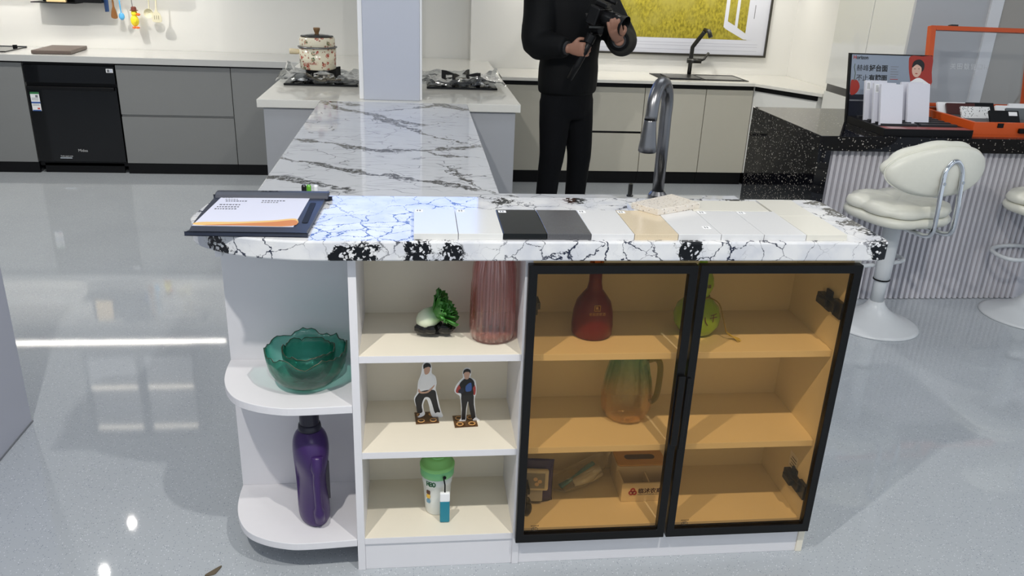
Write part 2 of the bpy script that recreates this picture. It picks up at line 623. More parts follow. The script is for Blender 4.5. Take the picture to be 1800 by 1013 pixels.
def circ(cx, cy, r, n=20, ry=None):
    return [(cx + r * math.cos(2 * PI * i / n), cy + (ry or r) * math.sin(2 * PI * i / n)) for i in range(n)]

# ================================================================== SETTING
struct('floor', B(-6.5, -6.0, -0.1, 6.5, 7.0, 0.0), 'floor')
struct('ceiling', B(-6.5, -2.2, 2.92, 6.5, 7.0, 3.0), 'ceiling')
struct('wall_back', B(-6.0, 6.55, 0, 0.41, 6.75, 2.92), 'wall')
struct('wall_right', B(0.41, 6.40, 0, 2.95, 6.75, 2.92), 'wall2')
struct('wall_side', B(2.95, 5.0, 0, 3.6, 6.75, 2.92), 'wall2')
struct('wall_far', B(3.36, 4.95, 0, 6.4, 5.0, 2.92), pm('greige_wall', (150, 148, 142), 0.5, var=0.02, scale=3))
struct('wall_left', B(-6.2, -2.0, 0, -6.0, 6.75, 2.92), 'wall')
c = struct('wall_column', B(-0.274, 4.40, 0.82, 0.018, 4.70, 2.92), 'column', bevel=0.003)
for x0, x1 in ((-0.298, -0.272), (0.016, 0.030)):
    obj('corner_trim', B(x0, 4.412, 0.82, x1, 4.46, 2.92), 'print_white', c, bevel=0.004)
tag(obj('dry_leaf_scrap', prism(nb(), smooth_pts([(-0.55, 1.755), (-0.535, 1.772), (-0.515, 1.79), (-0.52, 1.772), (-0.528, 1.758)], 3), 0.0005, 0.004), pm('dry_leaf', (96, 84, 66), 0.8, var=0.2), smooth=False),
    'tiny brown dry scrap lying on the floor left of the curved shelves', 'litter')

# left foreground counter
t = thing('display_counter', 'pale grey counter block cut off at the left edge of the picture', 'counter', (-1.75, 1.6, 0))
obj('body', B(-2.2, 0.3, 0.0, -1.30, 2.556, 0.88), pm('pale_blue_grey', (176, 178, 188), 0.35, var=0.01, scale=6), t, bevel=0.002)
obj('floor_seal', B(-2.2, 0.3, 0.0, -1.2975, 2.559, 0.006), 'print_grey', t)
obj('worktop', B(-2.22, 0.28, 0.88, -1.28, 2.576, 0.92), 'quartz', t, bevel=0.003)

# ================================================================== ISLAND
YF = 1.752
# raised bar top
left = [(-0.20, 1.718), (-0.26, 1.7205), (-0.314, 1.729), (-0.379, 1.747), (-0.433, 1.774), (-0.477, 1.806), (-0.507, 1.842), (-0.524, 1.885), (-0.525, 1.93), (-0.517, 2.01), (-0.505, 2.10)]
curve = smooth_pts(left, 4, closed=False)
outl = curve + [(1.085, 2.10), (1.108, 2.092), (1.118, 2.07), (1.122, 1.75), (1.115, 1.726), (1.09, 1.718)]
tag(obj('bar_counter', prism(nb(), outl, 0.881, 0.927), 'bar', bevel=0.004), 'raised white bar top with black crackle veins and a rounded left end', 'counter')

# curved end shelves
t = thing('curved_end_shelf', 'white open end unit with two rounded shelves left of the island', 'shelf unit', (-0.33, 1.88, 0.0))
obj('back_panel', B(-0.495, 2.012, 0.02, -0.1575, 2.030, 0.881), 'white', t, bevel=0.001)
for z in (0.476, 0.078):
    sh = [(-0.1575, 2.012), (-0.1575, 1.752), (-0.29, 1.745), (-0.345, 1.752), (-0.395, 1.770), (-0.440, 1.800), (-0.470, 1.845), (-0.488, 1.90), (-0.495, 1.96), (-0.495, 2.012)]
    obj('shelf', prism(nb(), [sh[0]] + smooth_pts(sh[1:], 4, closed=False), z, z + 0.021), 'white', t, bevel=0.0015)
obj('foot', lathe(nb(), [(0.014, 0), (0.014, 0.012), (0.007, 0.014), (0.007, 0.078)], 14, (-0.185, 1.93, 0)), 'black', t)
obj('top_bracket', B(-0.455, 1.80, 0.862, -0.44, 1.83, 0.881), 'white', t, bevel=0.001)

# open shelf unit
t = thing('open_shelf_unit', 'white open shelf unit with three shelves in the middle of the island', 'shelf unit', (0.06, 1.88, 0.0))
obj('side_panel', B(-0.157, YF, 0, -0.138, 2.03, 0.881), 'white', t, bevel=0.001)
obj('side_panel', B(0.250, YF, 0, 0.268, 2.03, 0.881), 'white', t, bevel=0.001)
obj('back_panel', B(-0.138, 2.012, 0.0, 0.250, 2.03, 0.881), 'cream', t)
for z in (0.630, 0.363, 0.102):
    s = obj('shelf', B(-0.138, YF + 0.001, z - 0.018, 0.250, 2.012, z), 'cream', t)
    obj('edge_band', B(-0.138, YF - 0.0005, z - 0.018, 0.250, YF + 0.0015, z - 0.0005), 'white', s)
obj('kick_board', B(-0.138, YF + 0.004, 0.0, 0.250, YF + 0.02, 0.084), 'white', t, bevel=0.001)

# glazed cabinet
t = thing('glass_door_cabinet', 'white cabinet behind two black framed bronze glass doors', 'cabinet', (0.66, 1.88, 0.0))
obj('side_panel', B(1.055, YF, 0, 1.073, 2.05, 0.881), 'cream', t, bevel=0.001)
obj('back_panel', B(0.268, 2.034, 0.0, 1.055, 2.05, 0.881), 'cream', t)
for z in (0.620, 0.353, 0.102):
    obj('shelf', B(0.268, YF + 0.018, z - 0.018, 1.055, 2.034, z), 'cream', t, bevel=0.0006)
obj('kick_board', B(0.268, YF + 0.004, 0.0, 1.055, YF + 0.02, 0.082), 'white', t, bevel=0.001)
sidelab = obj('rating_sticker', B(1.0543, 1.83, 0.205, 1.055, 1.875, 0.255), 'print_white', t)
for i in range(4):
    obj('print_line', B(1.0540, 1.834, 0.213 + i * 0.009, 1.0543, 1.868 - 0.006 * (i % 2), 0.216 + i * 0.009), 'print_grey', sidelab)


def door(x0, x1, hinge_x, hs):
    z0, z1, w, y0, y1 = 0.085, 0.866, 0.021, 1.730, 1.751
    bm = nb()
    oo = [(x0, z0), (x1, z0), (x1, z1), (x0, z1)]
    ii = [(x0 + w, z0 + w + 0.004), (x1 - w, z0 + w + 0.004), (x1 - w, z1 - w), (x0 + w, z1 - w)]
    V = {}
    for y in (y0, y1):
        for k, (x, z) in enumerate(oo):
            V['o', k, y] = bm.verts.new((x, y, z))
        for k, (x, z) in enumerate(ii):
            V['i', k, y] = bm.verts.new((x, y, z))
    for k in range(4):
        j = (k + 1) % 4
        for y in (y0, y1):
            bm.faces.new((V['o', k, y], V['o', j, y], V['i', j, y], V['i', k, y]))
        for s in 'oi':
            bm.faces.new((V[s, k, y0], V[s, j, y0], V[s, j, y1], V[s, k, y1]))
    d = obj('door', bm, 'frame', t, bevel=0.0015)
    p = obj('glass_pane', B(x0 + w - 0.004, 1.737, z0 + w, x1 - w + 0.004, 1.741, z1 - w + 0.004), 'amber', d)
    cx = x0 + 0.05
    ring = nb()
    tube(ring, [(cx + 0.0085 * math.cos(a * PI / 10), 1.7365, 0.124 + 0.0055 * math.sin(a * PI / 10)) for a in range(20)], 0.0006, 4, closed=True)
    obj('glass_mark', ring, 'print_black', d)
    text('lettering', '3C', 0.009, (cx, 1.7366, 0.124), (1, 0, 0), (0, 0, 1), 'print_black', d)
    text('lettering', 'tempered', 0.0055, (cx, 1.7366, 0.134), (1, 0, 0), (0, 0, 1), 'print_black', d)
    for hz in (0.735, 0.195):
        h = nb()
        box(h, hinge_x - 0.012 * hs, 1.751, hz - 0.022, hinge_x, 1.790, hz + 0.022)
        box(h, hinge_x - 0.020 * hs, 1.775, hz - 0.013, hinge_x, 1.862, hz + 0.013)
        box(h, hinge_x - 0.030 * hs, 1.80, hz - 0.009, hinge_x, 1.846, hz + 0.009)
        box(h, hinge_x - 0.006 * hs, 1.815, hz - 0.028, hinge_x, 1.845, hz + 0.028)
        obj('hinge', h, 'gunmetal', d, bevel=0.002)
    return d


d1 = door(0.255, 0.6575, 0.268, -1)
d2 = door(0.6635, 1.068, 1.055, 1)
obj('handle', B(0.640, 1.7195, 0.379, 0.6575, 1.730, 0.578), 'frame', d1, bevel=0.002)
obj('handle', B(0.6635, 1.7235, 0.365, 0.674, 1.730, 0.57), 'frame', d2, bevel=0.002)

# lower worktop behind the bar and the peninsula
tag(obj('peninsula_worktop', prism(nb(), [(-0.495, 2.102), (1.055, 2.102), (1.055, 2.535), (0.265, 2.535), (0.265, 4.338), (-0.495, 4.338)], 0.78, 0.82), 'pen', bevel=0.003),
    'long white marble worktop with grey diagonal veins running back to the column', 'worktop')
t = thing('sink_base_cabinet', 'white base cabinet hidden behind the bar under the lower marble worktop', 'cabinet', (0.3, 2.3, 0))
obj('carcass', B(-0.46, 2.052, 0.08, 1.02, 2.50, 0.78), 'white', t, bevel=0.002)
obj('upstand_panel', B(-0.46, 2.052, 0.78, 1.10, 2.100, 0.881), 'white', t)
obj('plinth', B(-0.44, 2.08, 0.0, 1.0, 2.45, 0.08), 'black', t)
t = thing('peninsula_cabinet', 'white base cabinet carrying the long marble peninsula', 'cabinet', (-0.1, 3.4, 0))
obj('carcass', B(-0.42, 2.50, 0.08, 0.20, 4.33, 0.78), 'white', t, bevel=0.002)
obj('plinth', B(-0.40, 2.52, 0.0, 0.18, 4.33, 0.08), 'black', t)

# hob counter and its cabinet
tag(obj('hob_worktop', B(-0.815, 4.340, 0.778, 0.552, 6.548, 0.82), 'quartz', bevel=0.003), 'white polished worktop carrying two wrapped gas hobs beside the column', 'worktop')
t = thing('hob_cabinet', 'pale grey base cabinet under the white hob worktop', 'cabinet', (-0.1, 5.2, 0))
obj('carcass', B(-0.785, 4.375, 0.08, 0.525, 6.03, 0.778), 'greyhob', t, bevel=0.002)
obj('front_panel', B(-0.787, 4.365, 0.005, 0.527, 4.375, 0.772), 'greyhob', t, bevel=0.001)
obj('plinth', B(-0.76, 4.42, 0.0, 0.50, 6.0, 0.08), 'black', t)

# ================================================================== LEFT KITCHEN
tag(obj('long_worktop', B(-4.4, 6.015, 0.776, -0.817, 6.548, 0.82), 'quartzgrey', bevel=0.002), 'grey white worktop along the back wall at the left', 'worktop')
YL = 6.04


def drawer_unit(name, label, x0, x1, splits, mat, yf, top, groove, z0=0.078, yb=6.5, toe=0.03):
    t = thing(name, label, 'cabinet', ((x0 + x1) / 2, yf + 0.25, 0))
    obj('carcass', B(x0, yf + 0.021, z0, x1, yb, top), mat, t)
    zs = [z0] + list(splits) + [top - groove]
    for a, b in zip(zs, zs[1:]):
        obj('drawer_front' if splits else 'door', B(x0 + 0.0015, yf, a + (0.0 if a == z0 else 0.008), x1 - 0.0015, yf + 0.019, b - (0.0 if b == zs[-1] else 0.008)), mat, t, bevel=0.001)
    if groove:
        obj('finger_groove', B(x0, yf + 0.012, top - groove, x1, yf + 0.022, top), 'black', t)
    for s in splits:
        obj('finger_groove', B(x0 + 0.002, yf + 0.012, s - 0.008, x1 - 0.002, yf + 0.022, s + 0.008), M['grey'] if mat == 'grey' else 'black', t)
    obj('plinth', B(x0, yf + toe, 0, x1, yf + toe + 0.02, z0), 'black', t)
    return t


drawer_unit('base_cabinet', 'plain grey cabinet door left of the black oven', -3.30, -2.675, (), 'grey', YL, 0.776, 0.012, toe=0.005)
drawer_unit('base_cabinet', 'second plain grey cabinet at the far left edge', -4.3, -3.302, (), 'grey', YL, 0.776, 0.012, toe=0.005)
drawer_unit('drawer_cabinet', 'grey cabinet with two wide drawers right of the black oven', -2.068, -1.298, (0.418,), 'grey', YL, 0.776, 0.012, toe=0.005)
drawer_unit('corner_cabinet', 'narrow grey cabinet between the drawers and the hob counter', -1.296, -0.80, (), 'grey', YL, 0.776, 0.012, toe=0.005)

t = thing('built_in_oven', 'black glass built-in oven with stickers between grey cabinets', 'oven', (-2.37, 6.25, 0))
obj('carcass', B(-2.67, YL + 0.02, 0.05, -2.072, 6.5, 0.776), 'black', t)
obj('control_panel', B(-2.667, YL - 0.004, 0.635, -2.075, YL + 0.02, 0.755), 'blackgloss', t, bevel=0.002)
obj('top_vent', B(-2.667, YL + 0.004, 0.760, -2.075, YL + 0.02, 0.772), 'black', t)
d = obj('oven_door', B(-2.667, YL - 0.004, 0.085, -2.075, YL + 0.02, 0.612), 'blackgloss', t, bevel=0.002)
obj('handle', B(-2.655, YL - 0.022, 0.588, -2.087, YL - 0.004, 0.612), 'black', d, bevel=0.004)
obj('base_vent', B(-2.64, YL + 0.02, 0.0, -2.10, YL + 0.03, 0.07), 'black', t)
text('lettering', 'Midea', 0.027, (-2.36, YL - 0.0045, 0.165), (1, 0, 0), (0, 0, 1), pm('pale_print', (190, 190, 188), 0.4), d)
obj('badge', B(-2.52, YL - 0.006, 0.108, -2.44, YL - 0.004, 0.114), 'chrome', d)
text('lettering', 'Turbo steam oven', 0.011, (-2.475, YL - 0.0045, 0.124), (1, 0, 0), (0, 0, 1), 'print_white', d)
e = obj('energy_label', B(-2.650, YL - 0.0055, 0.44, -2.592, YL - 0.004, 0.57), 'print_white', d)
obj('label_band', B(-2.650, YL - 0.006, 0.556, -2.592, YL - 0.0055, 0.57), pm('label_green', (60, 140, 80), 0.5), e)
obj('label_band', B(-2.650, YL - 0.006, 0.492, -2.592, YL - 0.0055, 0.503), pm('label_blue', (50, 90, 160), 0.5), e)
obj('label_band', B(-2.648, YL - 0.006, 0.440, -2.594, YL - 0.0055, 0.447), M.setdefault('lblue', pm('label_blue', (50, 90, 160), 0.5)), e)
obj('label_mark', B(-2.616, YL - 0.006, 0.452, -2.600, YL - 0.0055, 0.462), pm('label_red', (200, 60, 50), 0.5), e)
obj('label_mark', B(-2.618, YL - 0.006, 0.533, -2.602, YL - 0.0055, 0.549), 'print_grey', e)
for z in (0.528, 0.521, 0.514, 0.484, 0.476):
    obj('label_line', B(-2.645, YL - 0.006, z, -2.60, YL - 0.0055, z + 0.002), 'print_grey', e)
e = obj('barcode_sticker', B(-2.128, YL - 0.0055, 0.712, -2.083, YL - 0.004, 0.738), 'print_white', t)
obj('code_block', B(-2.122, YL - 0.006, 0.715, -2.105, YL - 0.0055, 0.733), 'print_grey', e)
for z in (0.716, 0.723, 0.730):
    obj('label_line', B(-2.101, YL - 0.006, z, -2.087, YL - 0.0055, z + 0.002), M['lblue'], e)

# wall units above the left worktop (seen only as reflections in the floor)
LED = emis('led_strip_glow', (255, 244, 224), 4.0)


def wall_unit(x0, x1, label, glazed):
    t = thing('wall_cabinet', label, 'cabinet', ((x0 + x1) / 2, 6.38, 1.50))
    obj('carcass', B(x0, 6.26, 1.50, x1, 6.548, 2.36), 'grey', t)
    if glazed:
        xm = (x0 + x1) / 2
        for a, b in ((x0, xm - 0.003), (xm + 0.003, x1)):
            d = obj('door', B(a, 6.235, 1.53, b, 6.255, 2.33), 'greyhob', t)
            for (p, q, r, s) in ((a, 1.53, a + 0.03, 2.33), (b - 0.03, 1.53, b, 2.33), (a, 1.53, b, 1.56), (a, 2.30, b, 2.33)):
                obj('door_frame', B(p, 6.215, q, r, 6.235, s), 'black', d)
            for z in (1.845, 2.22):
                obj('led_strip', B(a + 0.04, 6.21, z - 0.004, b - 0.04, 6.234, z + 0.004), LED, t)
    obj('led_strip', B(x0 + 0.02, 6.215, 1.435, x1 - 0.02, 6.235, 1.447), LED, t)
    obj('led_rail', B(x0, 6.215, 1.447, x1, 6.26, 1.50), 'black', t)


wall_unit(-2.69, -1.81, 'grey wall cabinet with glazed doors above the oven', True)
wall_unit(-3.6, -2.70, 'grey wall cabinet with a light strip at the far left', False)

# ================================================================== RIGHT KITCHEN
YR = 5.90
ZR = 0.775
tag(obj('corner_worktop', prism(nb(), [(0.60, 5.865), (2.475, 5.865), (2.765, 5.40), (2.948, 5.40), (2.948, 6.398), (0.60, 6.398)], 0.752, ZR), 'quartz', bevel=0.002),
    'thin white worktop with a slanted corner and a black sink under the picture', 'worktop')
drawer_unit('base_cabinet', 'cream cabinet door beside the hob counter behind the person', 0.60, 1.050, (), 'beige', YR, 0.750, 0.032, z0=0.098, yb=6.38, toe=0.03)
drawer_unit('drawer_cabinet', 'cream cabinet with two drawers behind the person and the tap', 1.052, 1.660, (0.392,), 'beige', YR, 0.750, 0.032, z0=0.098, yb=6.38, toe=0.03)
drawer_unit('base_cabinet', 'cream cabinet door left of the seam under the black sink', 1.662, 2.122, (), 'beige', YR, 0.750, 0.032, z0=0.098, yb=6.38, toe=0.03)
drawer_unit('base_cabinet', 'cream cabinet door under the black sink next to the slanted corner', 2.124, 2.484, (), 'beige', YR, 0.750, 0.032, z0=0.098, yb=6.38, toe=0.03)
t = thing('slanted_corner_cabinet', 'cream cabinet with a slanted front beside the tall white cabinet', 'cabinet', (2.7, 5.8, 0))
ang = [(2.490, 5.905), (2.765, 5.46), (2.94, 5.46), (2.94, 6.38), (2.490, 6.38)]
obj('carcass', prism(nb(), ang, 0.098, 0.748), 'gloss', t)
obj('finger_groove', prism(nb(), [(2.488, 5.893), (2.758, 5.452), (2.77, 5.46), (2.50, 5.90)], 0.718, 0.749), 'black', t)
obj('plinth', prism(nb(), [(2.51, 5.95), (2.78, 5.50), (2.92, 5.50), (2.92, 6.3), (2.51, 6.3)], 0, 0.098), 'black', t)

# tall glossy cabinet
t = thing('tall_cabinet', 'tall glossy white cabinet with a slim recessed handle strip', 'cabinet', (3.0, 4.95, 0))
obj('carcass', B(2.79, 4.53, 0.0, 3.30, 5.38, 2.90), 'gloss', t)
for (a, b, z0, z1) in ((4.95, 5.385, 0.0, 0.80), (4.95, 5.385, 0.85, 2.9), (4.53, 4.944, 0.0, 0.80), (4.53, 4.944, 0.85, 2.9)):
    obj('door', B(2.765, a, z0, 2.788, b, z1), 'gloss', t, bevel=0.002)
obj('handle_strip', B(2.778, 4.53, 0.80, 2.79, 5.385, 0.85), 'steel', t)
obj('side_panel', B(2.762, 4.505, 0.0, 3.20, 4.527, 2.90), pm('mid_grey_panel', (196, 197, 198), 0.4, var=0.01, scale=4), t)
obj('edge_strip', B(3.20, 4.490, 0.0, 3.275, 4.53, 2.90), 'print_white', t, bevel=0.002)
obj('side_panel', B(3.275, 4.51, 0.0, 4.4, 4.53, 2.90), M.setdefault('tan', pm('tan_grey_panel', (176, 170, 160), 0.4, var=0.02, scale=4)), t)

# framed window picture
t = thing('window_picture', 'framed picture of an open white window onto yellow green grass', 'picture', (1.95, 6.39, 0.925))


def grass():
    n = NT('printed_grass')
    p = n.pos()
    a = n.noise(n.vmath('MULTIPLY', p, (1, 1, 0.6)), 60, 4, 0.7).outputs['Fac']
    b = n.noise(p, 5, 2).outputs['Fac']
    c = n.mix(n.step(a, 0.3, 0.7), lin((112, 104, 14)), lin((178, 164, 50)))
    n.base(n.mix(n.step(b, 0.4, 0.75), c, lin((160, 150, 64))), 0.35)
    return n.m


M['grass'] = grass()
M['printwin'] = pm('printed_window_white', (206, 208, 216), 0.35)
PY = 6.380
O, U, V = (0, PY, 0), (1, 0, 0), (0, 0, 1)
pb = obj('print', B(1.15, PY, 0.925, 2.72, PY + 0.006, 2.05), 'printwin', t)
obj('printed_grass', B(1.30, PY - 0.001, 1.04, 2.565, PY, 2.0), 'grass', pb)
obj('printed_casement', plate([(2.366, 1.133), (2.385, 1.118), (2.535, 1.045), (2.60, 1.04), (2.60, 2.0), (2.372, 2.0)], O, U, V, 0.001, 0.0015), 'printwin', pb)
obj('printed_grass', plate([(2.395, 1.175), (2.455, 1.145), (2.46, 2.0), (2.40, 2.0)], O, U, V, 0.0015, 0.002), 'grass', pb)
obj('printed_grass', plate([(2.478, 1.130), (2.548, 1.090), (2.555, 2.0), (2.484, 2.0)], O, U, V, 0.0015, 0.002), 'grass', pb)
obj('printed_hinge', B(2.600, PY - 0.0012, 1.20, 2.606, PY, 1.30), 'print_grey', pb)
for z in (0.955, 0.985, 1.005):
    obj('printed_moulding', B(1.2, PY - 0.0006, z, 2.66, PY, z + 0.004), pm('moulding_shade', (186, 188, 198), 0.4), pb)
for (a, z0, b, z1) in ((1.14, 0.912, 2.735, 0.927), (2.72, 0.927, 2.735, 2.06), (1.14, 0.927, 1.152, 2.06), (1.14, 2.05, 2.735, 2.065)):
    obj('frame', B(a, PY - 0.014, z0, b, PY + 0.018, z1), pm('dark_frame', (62, 60, 54), 0.35, 0.4), t, bevel=0.001)

# back sink and tap
t = thing('black_sink', 'black inset sink with draining board in the worktop under the picture', 'sink', (2.1, 6.1, ZR))
obj('rim', prism(nb(), [(1.79, 5.96), (2.46, 5.96), (2.46, 6.30), (1.79, 6.30)], ZR, ZR + 0.004), 'black', t)
obj('draining_board', B(1.86, 5.985, ZR + 0.004, 2.10, 6.24, ZR + 0.012), 'steel', t, bevel=0.002)
obj('basin', B(2.13, 5.985, ZR + 0.004, 2.43, 6.22, ZR + 0.006), 'blackgloss', t)
t = thing('kitchen_tap', 'dark gunmetal bent tap standing at the black sink', 'tap', (2.095, 6.25, ZR))
obj('stem', tube(nb(), [(2.095, 6.26, ZR + 0.004), (2.095, 6.26, 0.86), (2.098, 6.26, 0.985), (2.106, 6.255, 1.0), (2.155, 6.20, 1.10), (2.160, 6.195, 1.112)], 0.016, 12), 'gunmetal', t, smooth=True)
obj('spout', tube(nb(), [(2.155, 6.20, 1.116), (2.178, 6.16, 1.11), (2.188, 6.14, 1.07)], 0.017, 12), 'gunmetal', t, smooth=True)
h = obj('handle', tube(nb(), [(2.068, 6.26, 0.885), (2.175, 6.25, 0.885)], 0.019, 12), 'gunmetal', t, smooth=True)
obj('lever', tube(nb(), [(2.165, 6.25, 0.885), (2.195, 6.245, 0.90), (2.225, 6.24, 0.95)], 0.009, 8), 'gunmetal', h, smooth=True)

# ================================================================== BLACK BAR AT THE RIGHT
XB, YB0, YB1, ZB = 1.850, 3.553, 4.372, 0.834
t = thing('black_stone_bar', 'black speckled stone bar with a waterfall end and ribbed front', 'counter', (2.8, 3.95, 0))
obj('worktop', B(XB, YB0, ZB - 0.070, 4.2, YB1, ZB), 'terrazzo', t, bevel=0.002)
obj('end_panel', B(XB, YB0, 0.0, XB + 0.062, YB1, ZB - 0.070), 'terrazzo', t)
rb = obj('ribbed_panel', B(XB + 0.062, 3.612, 0.0, 4.2, 3.63, ZB - 0.070), 'ribs', t)
obj('core', B(XB + 0.062, 3.63, 0.0, 4.2, 4.30, ZB - 0.072), 'ribs', t)
me = None
for i in range(40):
    x = XB + 0.064 + i * 0.0295
    if me is None:
        s = obj('slat', prism(nb(), [(0, 0), (0.003, -0.018), (0.0175, -0.018), (0.0205, 0)], 0.003, ZB - 0.071), 'ribs', rb, local=True)
        me = s.data
    else:
        s = bpy.data.objects.new('slat', me)
        COL.objects.link(s)
        s.parent = rb
    s.location = Vector((x, 3.612, 0.0)) - WM[rb.name].translation

# ------------------------------------------------------------------ bar stools


def stool(loc, rz, label):
    t = thing('bar_stool', label, 'bar stool', loc, rz, 'cream bar stools')
    obj('base', lathe(nb(), [(0.205, 0.0), (0.207, 0.006), (0.19, 0.012), (0.15, 0.026), (0.10, 0.050), (0.06, 0.078), (0.042, 0.10), (0.034, 0.118)], 40), 'stoolmetal', t, smooth=True, local=True)
    p = obj('column', lathe(nb(), [(0.029, 0.115), (0.029, 0.29)], 24), 'stoolmetal', t, smooth=True, local=True)
    obj('sleeve', lathe(nb(), [(0.030, 0.225), (0.035, 0.228), (0.037, 0.30), (0.040, 0.50), (0.05, 0.515)], 24), 'stoolmetal', t, smooth=True, local=True)
    obj('collar', lathe(nb(), [(0.034, 0.222), (0.0372, 0.222), (0.0372, 0.228), (0.034, 0.228)], 24), 'black', p, local=True)
    fr = nb()
    tube(fr, smooth_pts([(-0.04, 0.02, 0.29), (-0.14, 0.03, 0.292), (-0.16, 0.10, 0.293), (-0.11, 0.185, 0.293), (0.0, 0.215, 0.293), (0.11, 0.185, 0.293), (0.16, 0.10, 0.293), (0.14, 0.03, 0.292), (0.04, 0.02, 0.29)], 5, closed=False), 0.010, 10)
    obj('footrest', fr, 'stoolmetal', t, smooth=True, local=True)
    obj('lever', tube(nb(), [(0.03, -0.02, 0.50), (0.12, -0.06, 0.49), (0.17, -0.08, 0.465)], 0.005, 8), 'steel', t, smooth=True, local=True)
    obj('seat_plate', lathe(nb(), [(0.12, 0.505), (0.12, 0.517)], 24), 'black', t, local=True)

    def sq(r, z, a, k):
        c, s = abs(math.cos(a)), abs(math.sin(a))
        return r / ((c ** 3.2 + s ** 3.2) ** (1 / 3.2)), z
    obj('seat', lathe(nb(), [(0.0, 0.515), (0.165, 0.516), (0.19, 0.523), (0.20, 0.538), (0.198, 0.553), (0.188, 0.562), (0.0, 0.565)], 48, mod=sq, sy=0.95), 'leather', t, smooth=True, local=True)

    def puff(r, z, a, k):
        r2, z2 = sq(r, z, a, k)
        w = abs(math.sin(a * 4 + 0.4))
        return r2 * (0.955 + 0.05 * w), z2 + (0.010 * w * (1 if z > 0.585 else -0.3)) * min(1, r / 0.2)
    c = obj('seat_cushion', lathe(nb(), [(0.0, 0.562), (0.175, 0.562), (0.194, 0.570), (0.20, 0.582), (0.192, 0.597), (0.155, 0.611), (0.10, 0.614), (0.04, 0.610), (0.0, 0.608)], 64, mod=puff, sy=0.95), 'leather', t, smooth=True, local=True)
    # curved backrest: shell and scalloped cushion, bent round the seat
    def back(rx, rz_, th, y0, scal, zc):
        bm = nb()
        n, m = 56, 8
        rings = []
        for j in range(m + 1):
            f = j / m
            ang = PI * (f - 0.5)
            rr = (math.cos(ang) * 0.16 + 0.84) if abs(f - 0.5) < 0.5 else 0.84
            yy = y0 + th * 0.5 * math.sin(ang)
            ring = []
            for i in range(n):
                a = 2 * PI * i / n
                s = rr * (1 + scal * (abs(math.sin(a * 4.5)) - 0.5))
                x = rx * math.cos(a) * s
                z = zc + rz_ * math.sin(a) * s * (1.0 if math.sin(a) > 0 else 0.92)
                ring.append(bm.verts.new((x, yy + 0.75 * x * x, z)))
            rings.append(ring)
        for p, q in zip(rings, rings[1:]):
            for i in range(n):
                bm.faces.new((p[i], p[(i + 1) % n], q[(i + 1) % n], q[i]))
        for ring, sg in ((rings[0], -1), (rings[-1], 1)):
            inner = [bm.verts.new((v.co.x * 0.55, v.co.y + sg * 0.012 - 0.75 * v.co.x ** 2 + 0.75 * (v.co.x * 0.55) ** 2, zc + (v.co.z - zc) * 0.55)) for v in ring]
            for i in range(n):
                bm.faces.new((ring[i], ring[(i + 1) % n], inner[(i + 1) % n], inner[i]))
            bm.faces.new(inner)
        return bm
    b = obj('backrest', back(0.270, 0.110, 0.055, -0.205, 0.0, 0.775), 'leather', t, smooth=True, local=True)
    obj('back_cushion', back(0.255, 0.114, 0.05, -0.165, 0.05, 0.786), 'leather', b, smooth=True, local=True)
    seam = nb()
    tube(seam, [(0.271 * math.cos(a * PI / 24), -0.205 + 0.75 * (0.271 * math.cos(a * PI / 24)) ** 2, 0.775 + 0.111 * math.sin(a * PI / 24) * (1.0 if a <= 24 else 0.92)) for a in range(48)], 0.003, 6, closed=True)
    obj('piping', seam, 'leather', b, smooth=True, local=True)
    u = [(-0.055, -0.06, 0.508), (-0.055, -0.17, 0.508), (-0.055, -0.235, 0.512), (-0.055, -0.262, 0.55), (-0.052, -0.252, 0.72), (-0.045, -0.245, 0.79), (-0.022, -0.243, 0.822), (0.0, -0.243, 0.83)]
    u = u + [(-x, y, z) for (x, y, z) in u[-2::-1]]
    obj('back_frame', tube(nb(), smooth_pts(u, 5, closed=False), 0.0105, 12), 'chrome', t, smooth=True, local=True)
    for s in (-1, 1):
        obj('bolt', tube(nb(), [(0.051 * s, -0.254, 0.742), (0.051 * s, -0.262, 0.742)], 0.007, 10), 'chrome', t, local=True)
    return t


stool((2.135, 3.30, 0), math.radians(14), 'cream leather bar stool with its chrome backrest hoop in full view')
stool((2.975, 3.37, 0), math.radians(10), 'cream leather bar stool cut off by the right edge of the picture')

# ------------------------------------------------------------------ sample display on the black bar
t = thing('sample_display', 'black countertop display stand with a printed grey and red backboard', 'display stand', (2.38, 3.75, ZB))
bb = obj('backboard', B(2.130, 3.930, ZB, 2.575, 3.946, 1.165), 'black', t, bevel=0.001)
BY = 3.930
O, U, V = (0, BY, 0), (1, 0, 0), (0, 0, 1)
obj('printed_sky', B(2.142, BY - 0.001, 0.97, 2.575, BY, 1.160), pm('print_blue_grey', (140, 150, 164), 0.35), bb)
obj('printed_shade', B(2.142, BY - 0.001, 0.86, 2.575, BY, 0.97), pm('print_dark_blue', (26, 30, 42), 0.35), bb)
obj('printed_line', B(2.142, BY - 0.0014, 0.938, 2.26, BY - 0.001, 0.945), 'print_grey', bb)
obj('printed_red_panel', plate(smooth_pts([(2.455, 1.160), (2.448, 1.12), (2.458, 1.06), (2.48, 1.02), (2.575, 1.02), (2.575, 1.09), (2.575, 1.160), (2.52, 1.160)], 3), O, U, V, 0.001, 0.0014), 'print_red', bb)
SK = pm('print_skin', (214, 176, 156), 0.45)
fx, fz = 2.497, 1.095
w = obj('printed_portrait', plate(circ(fx - 0.004, fz, 0.026, 20, 0.036), O, U, V, 0.0018, 0.0022), SK, bb)
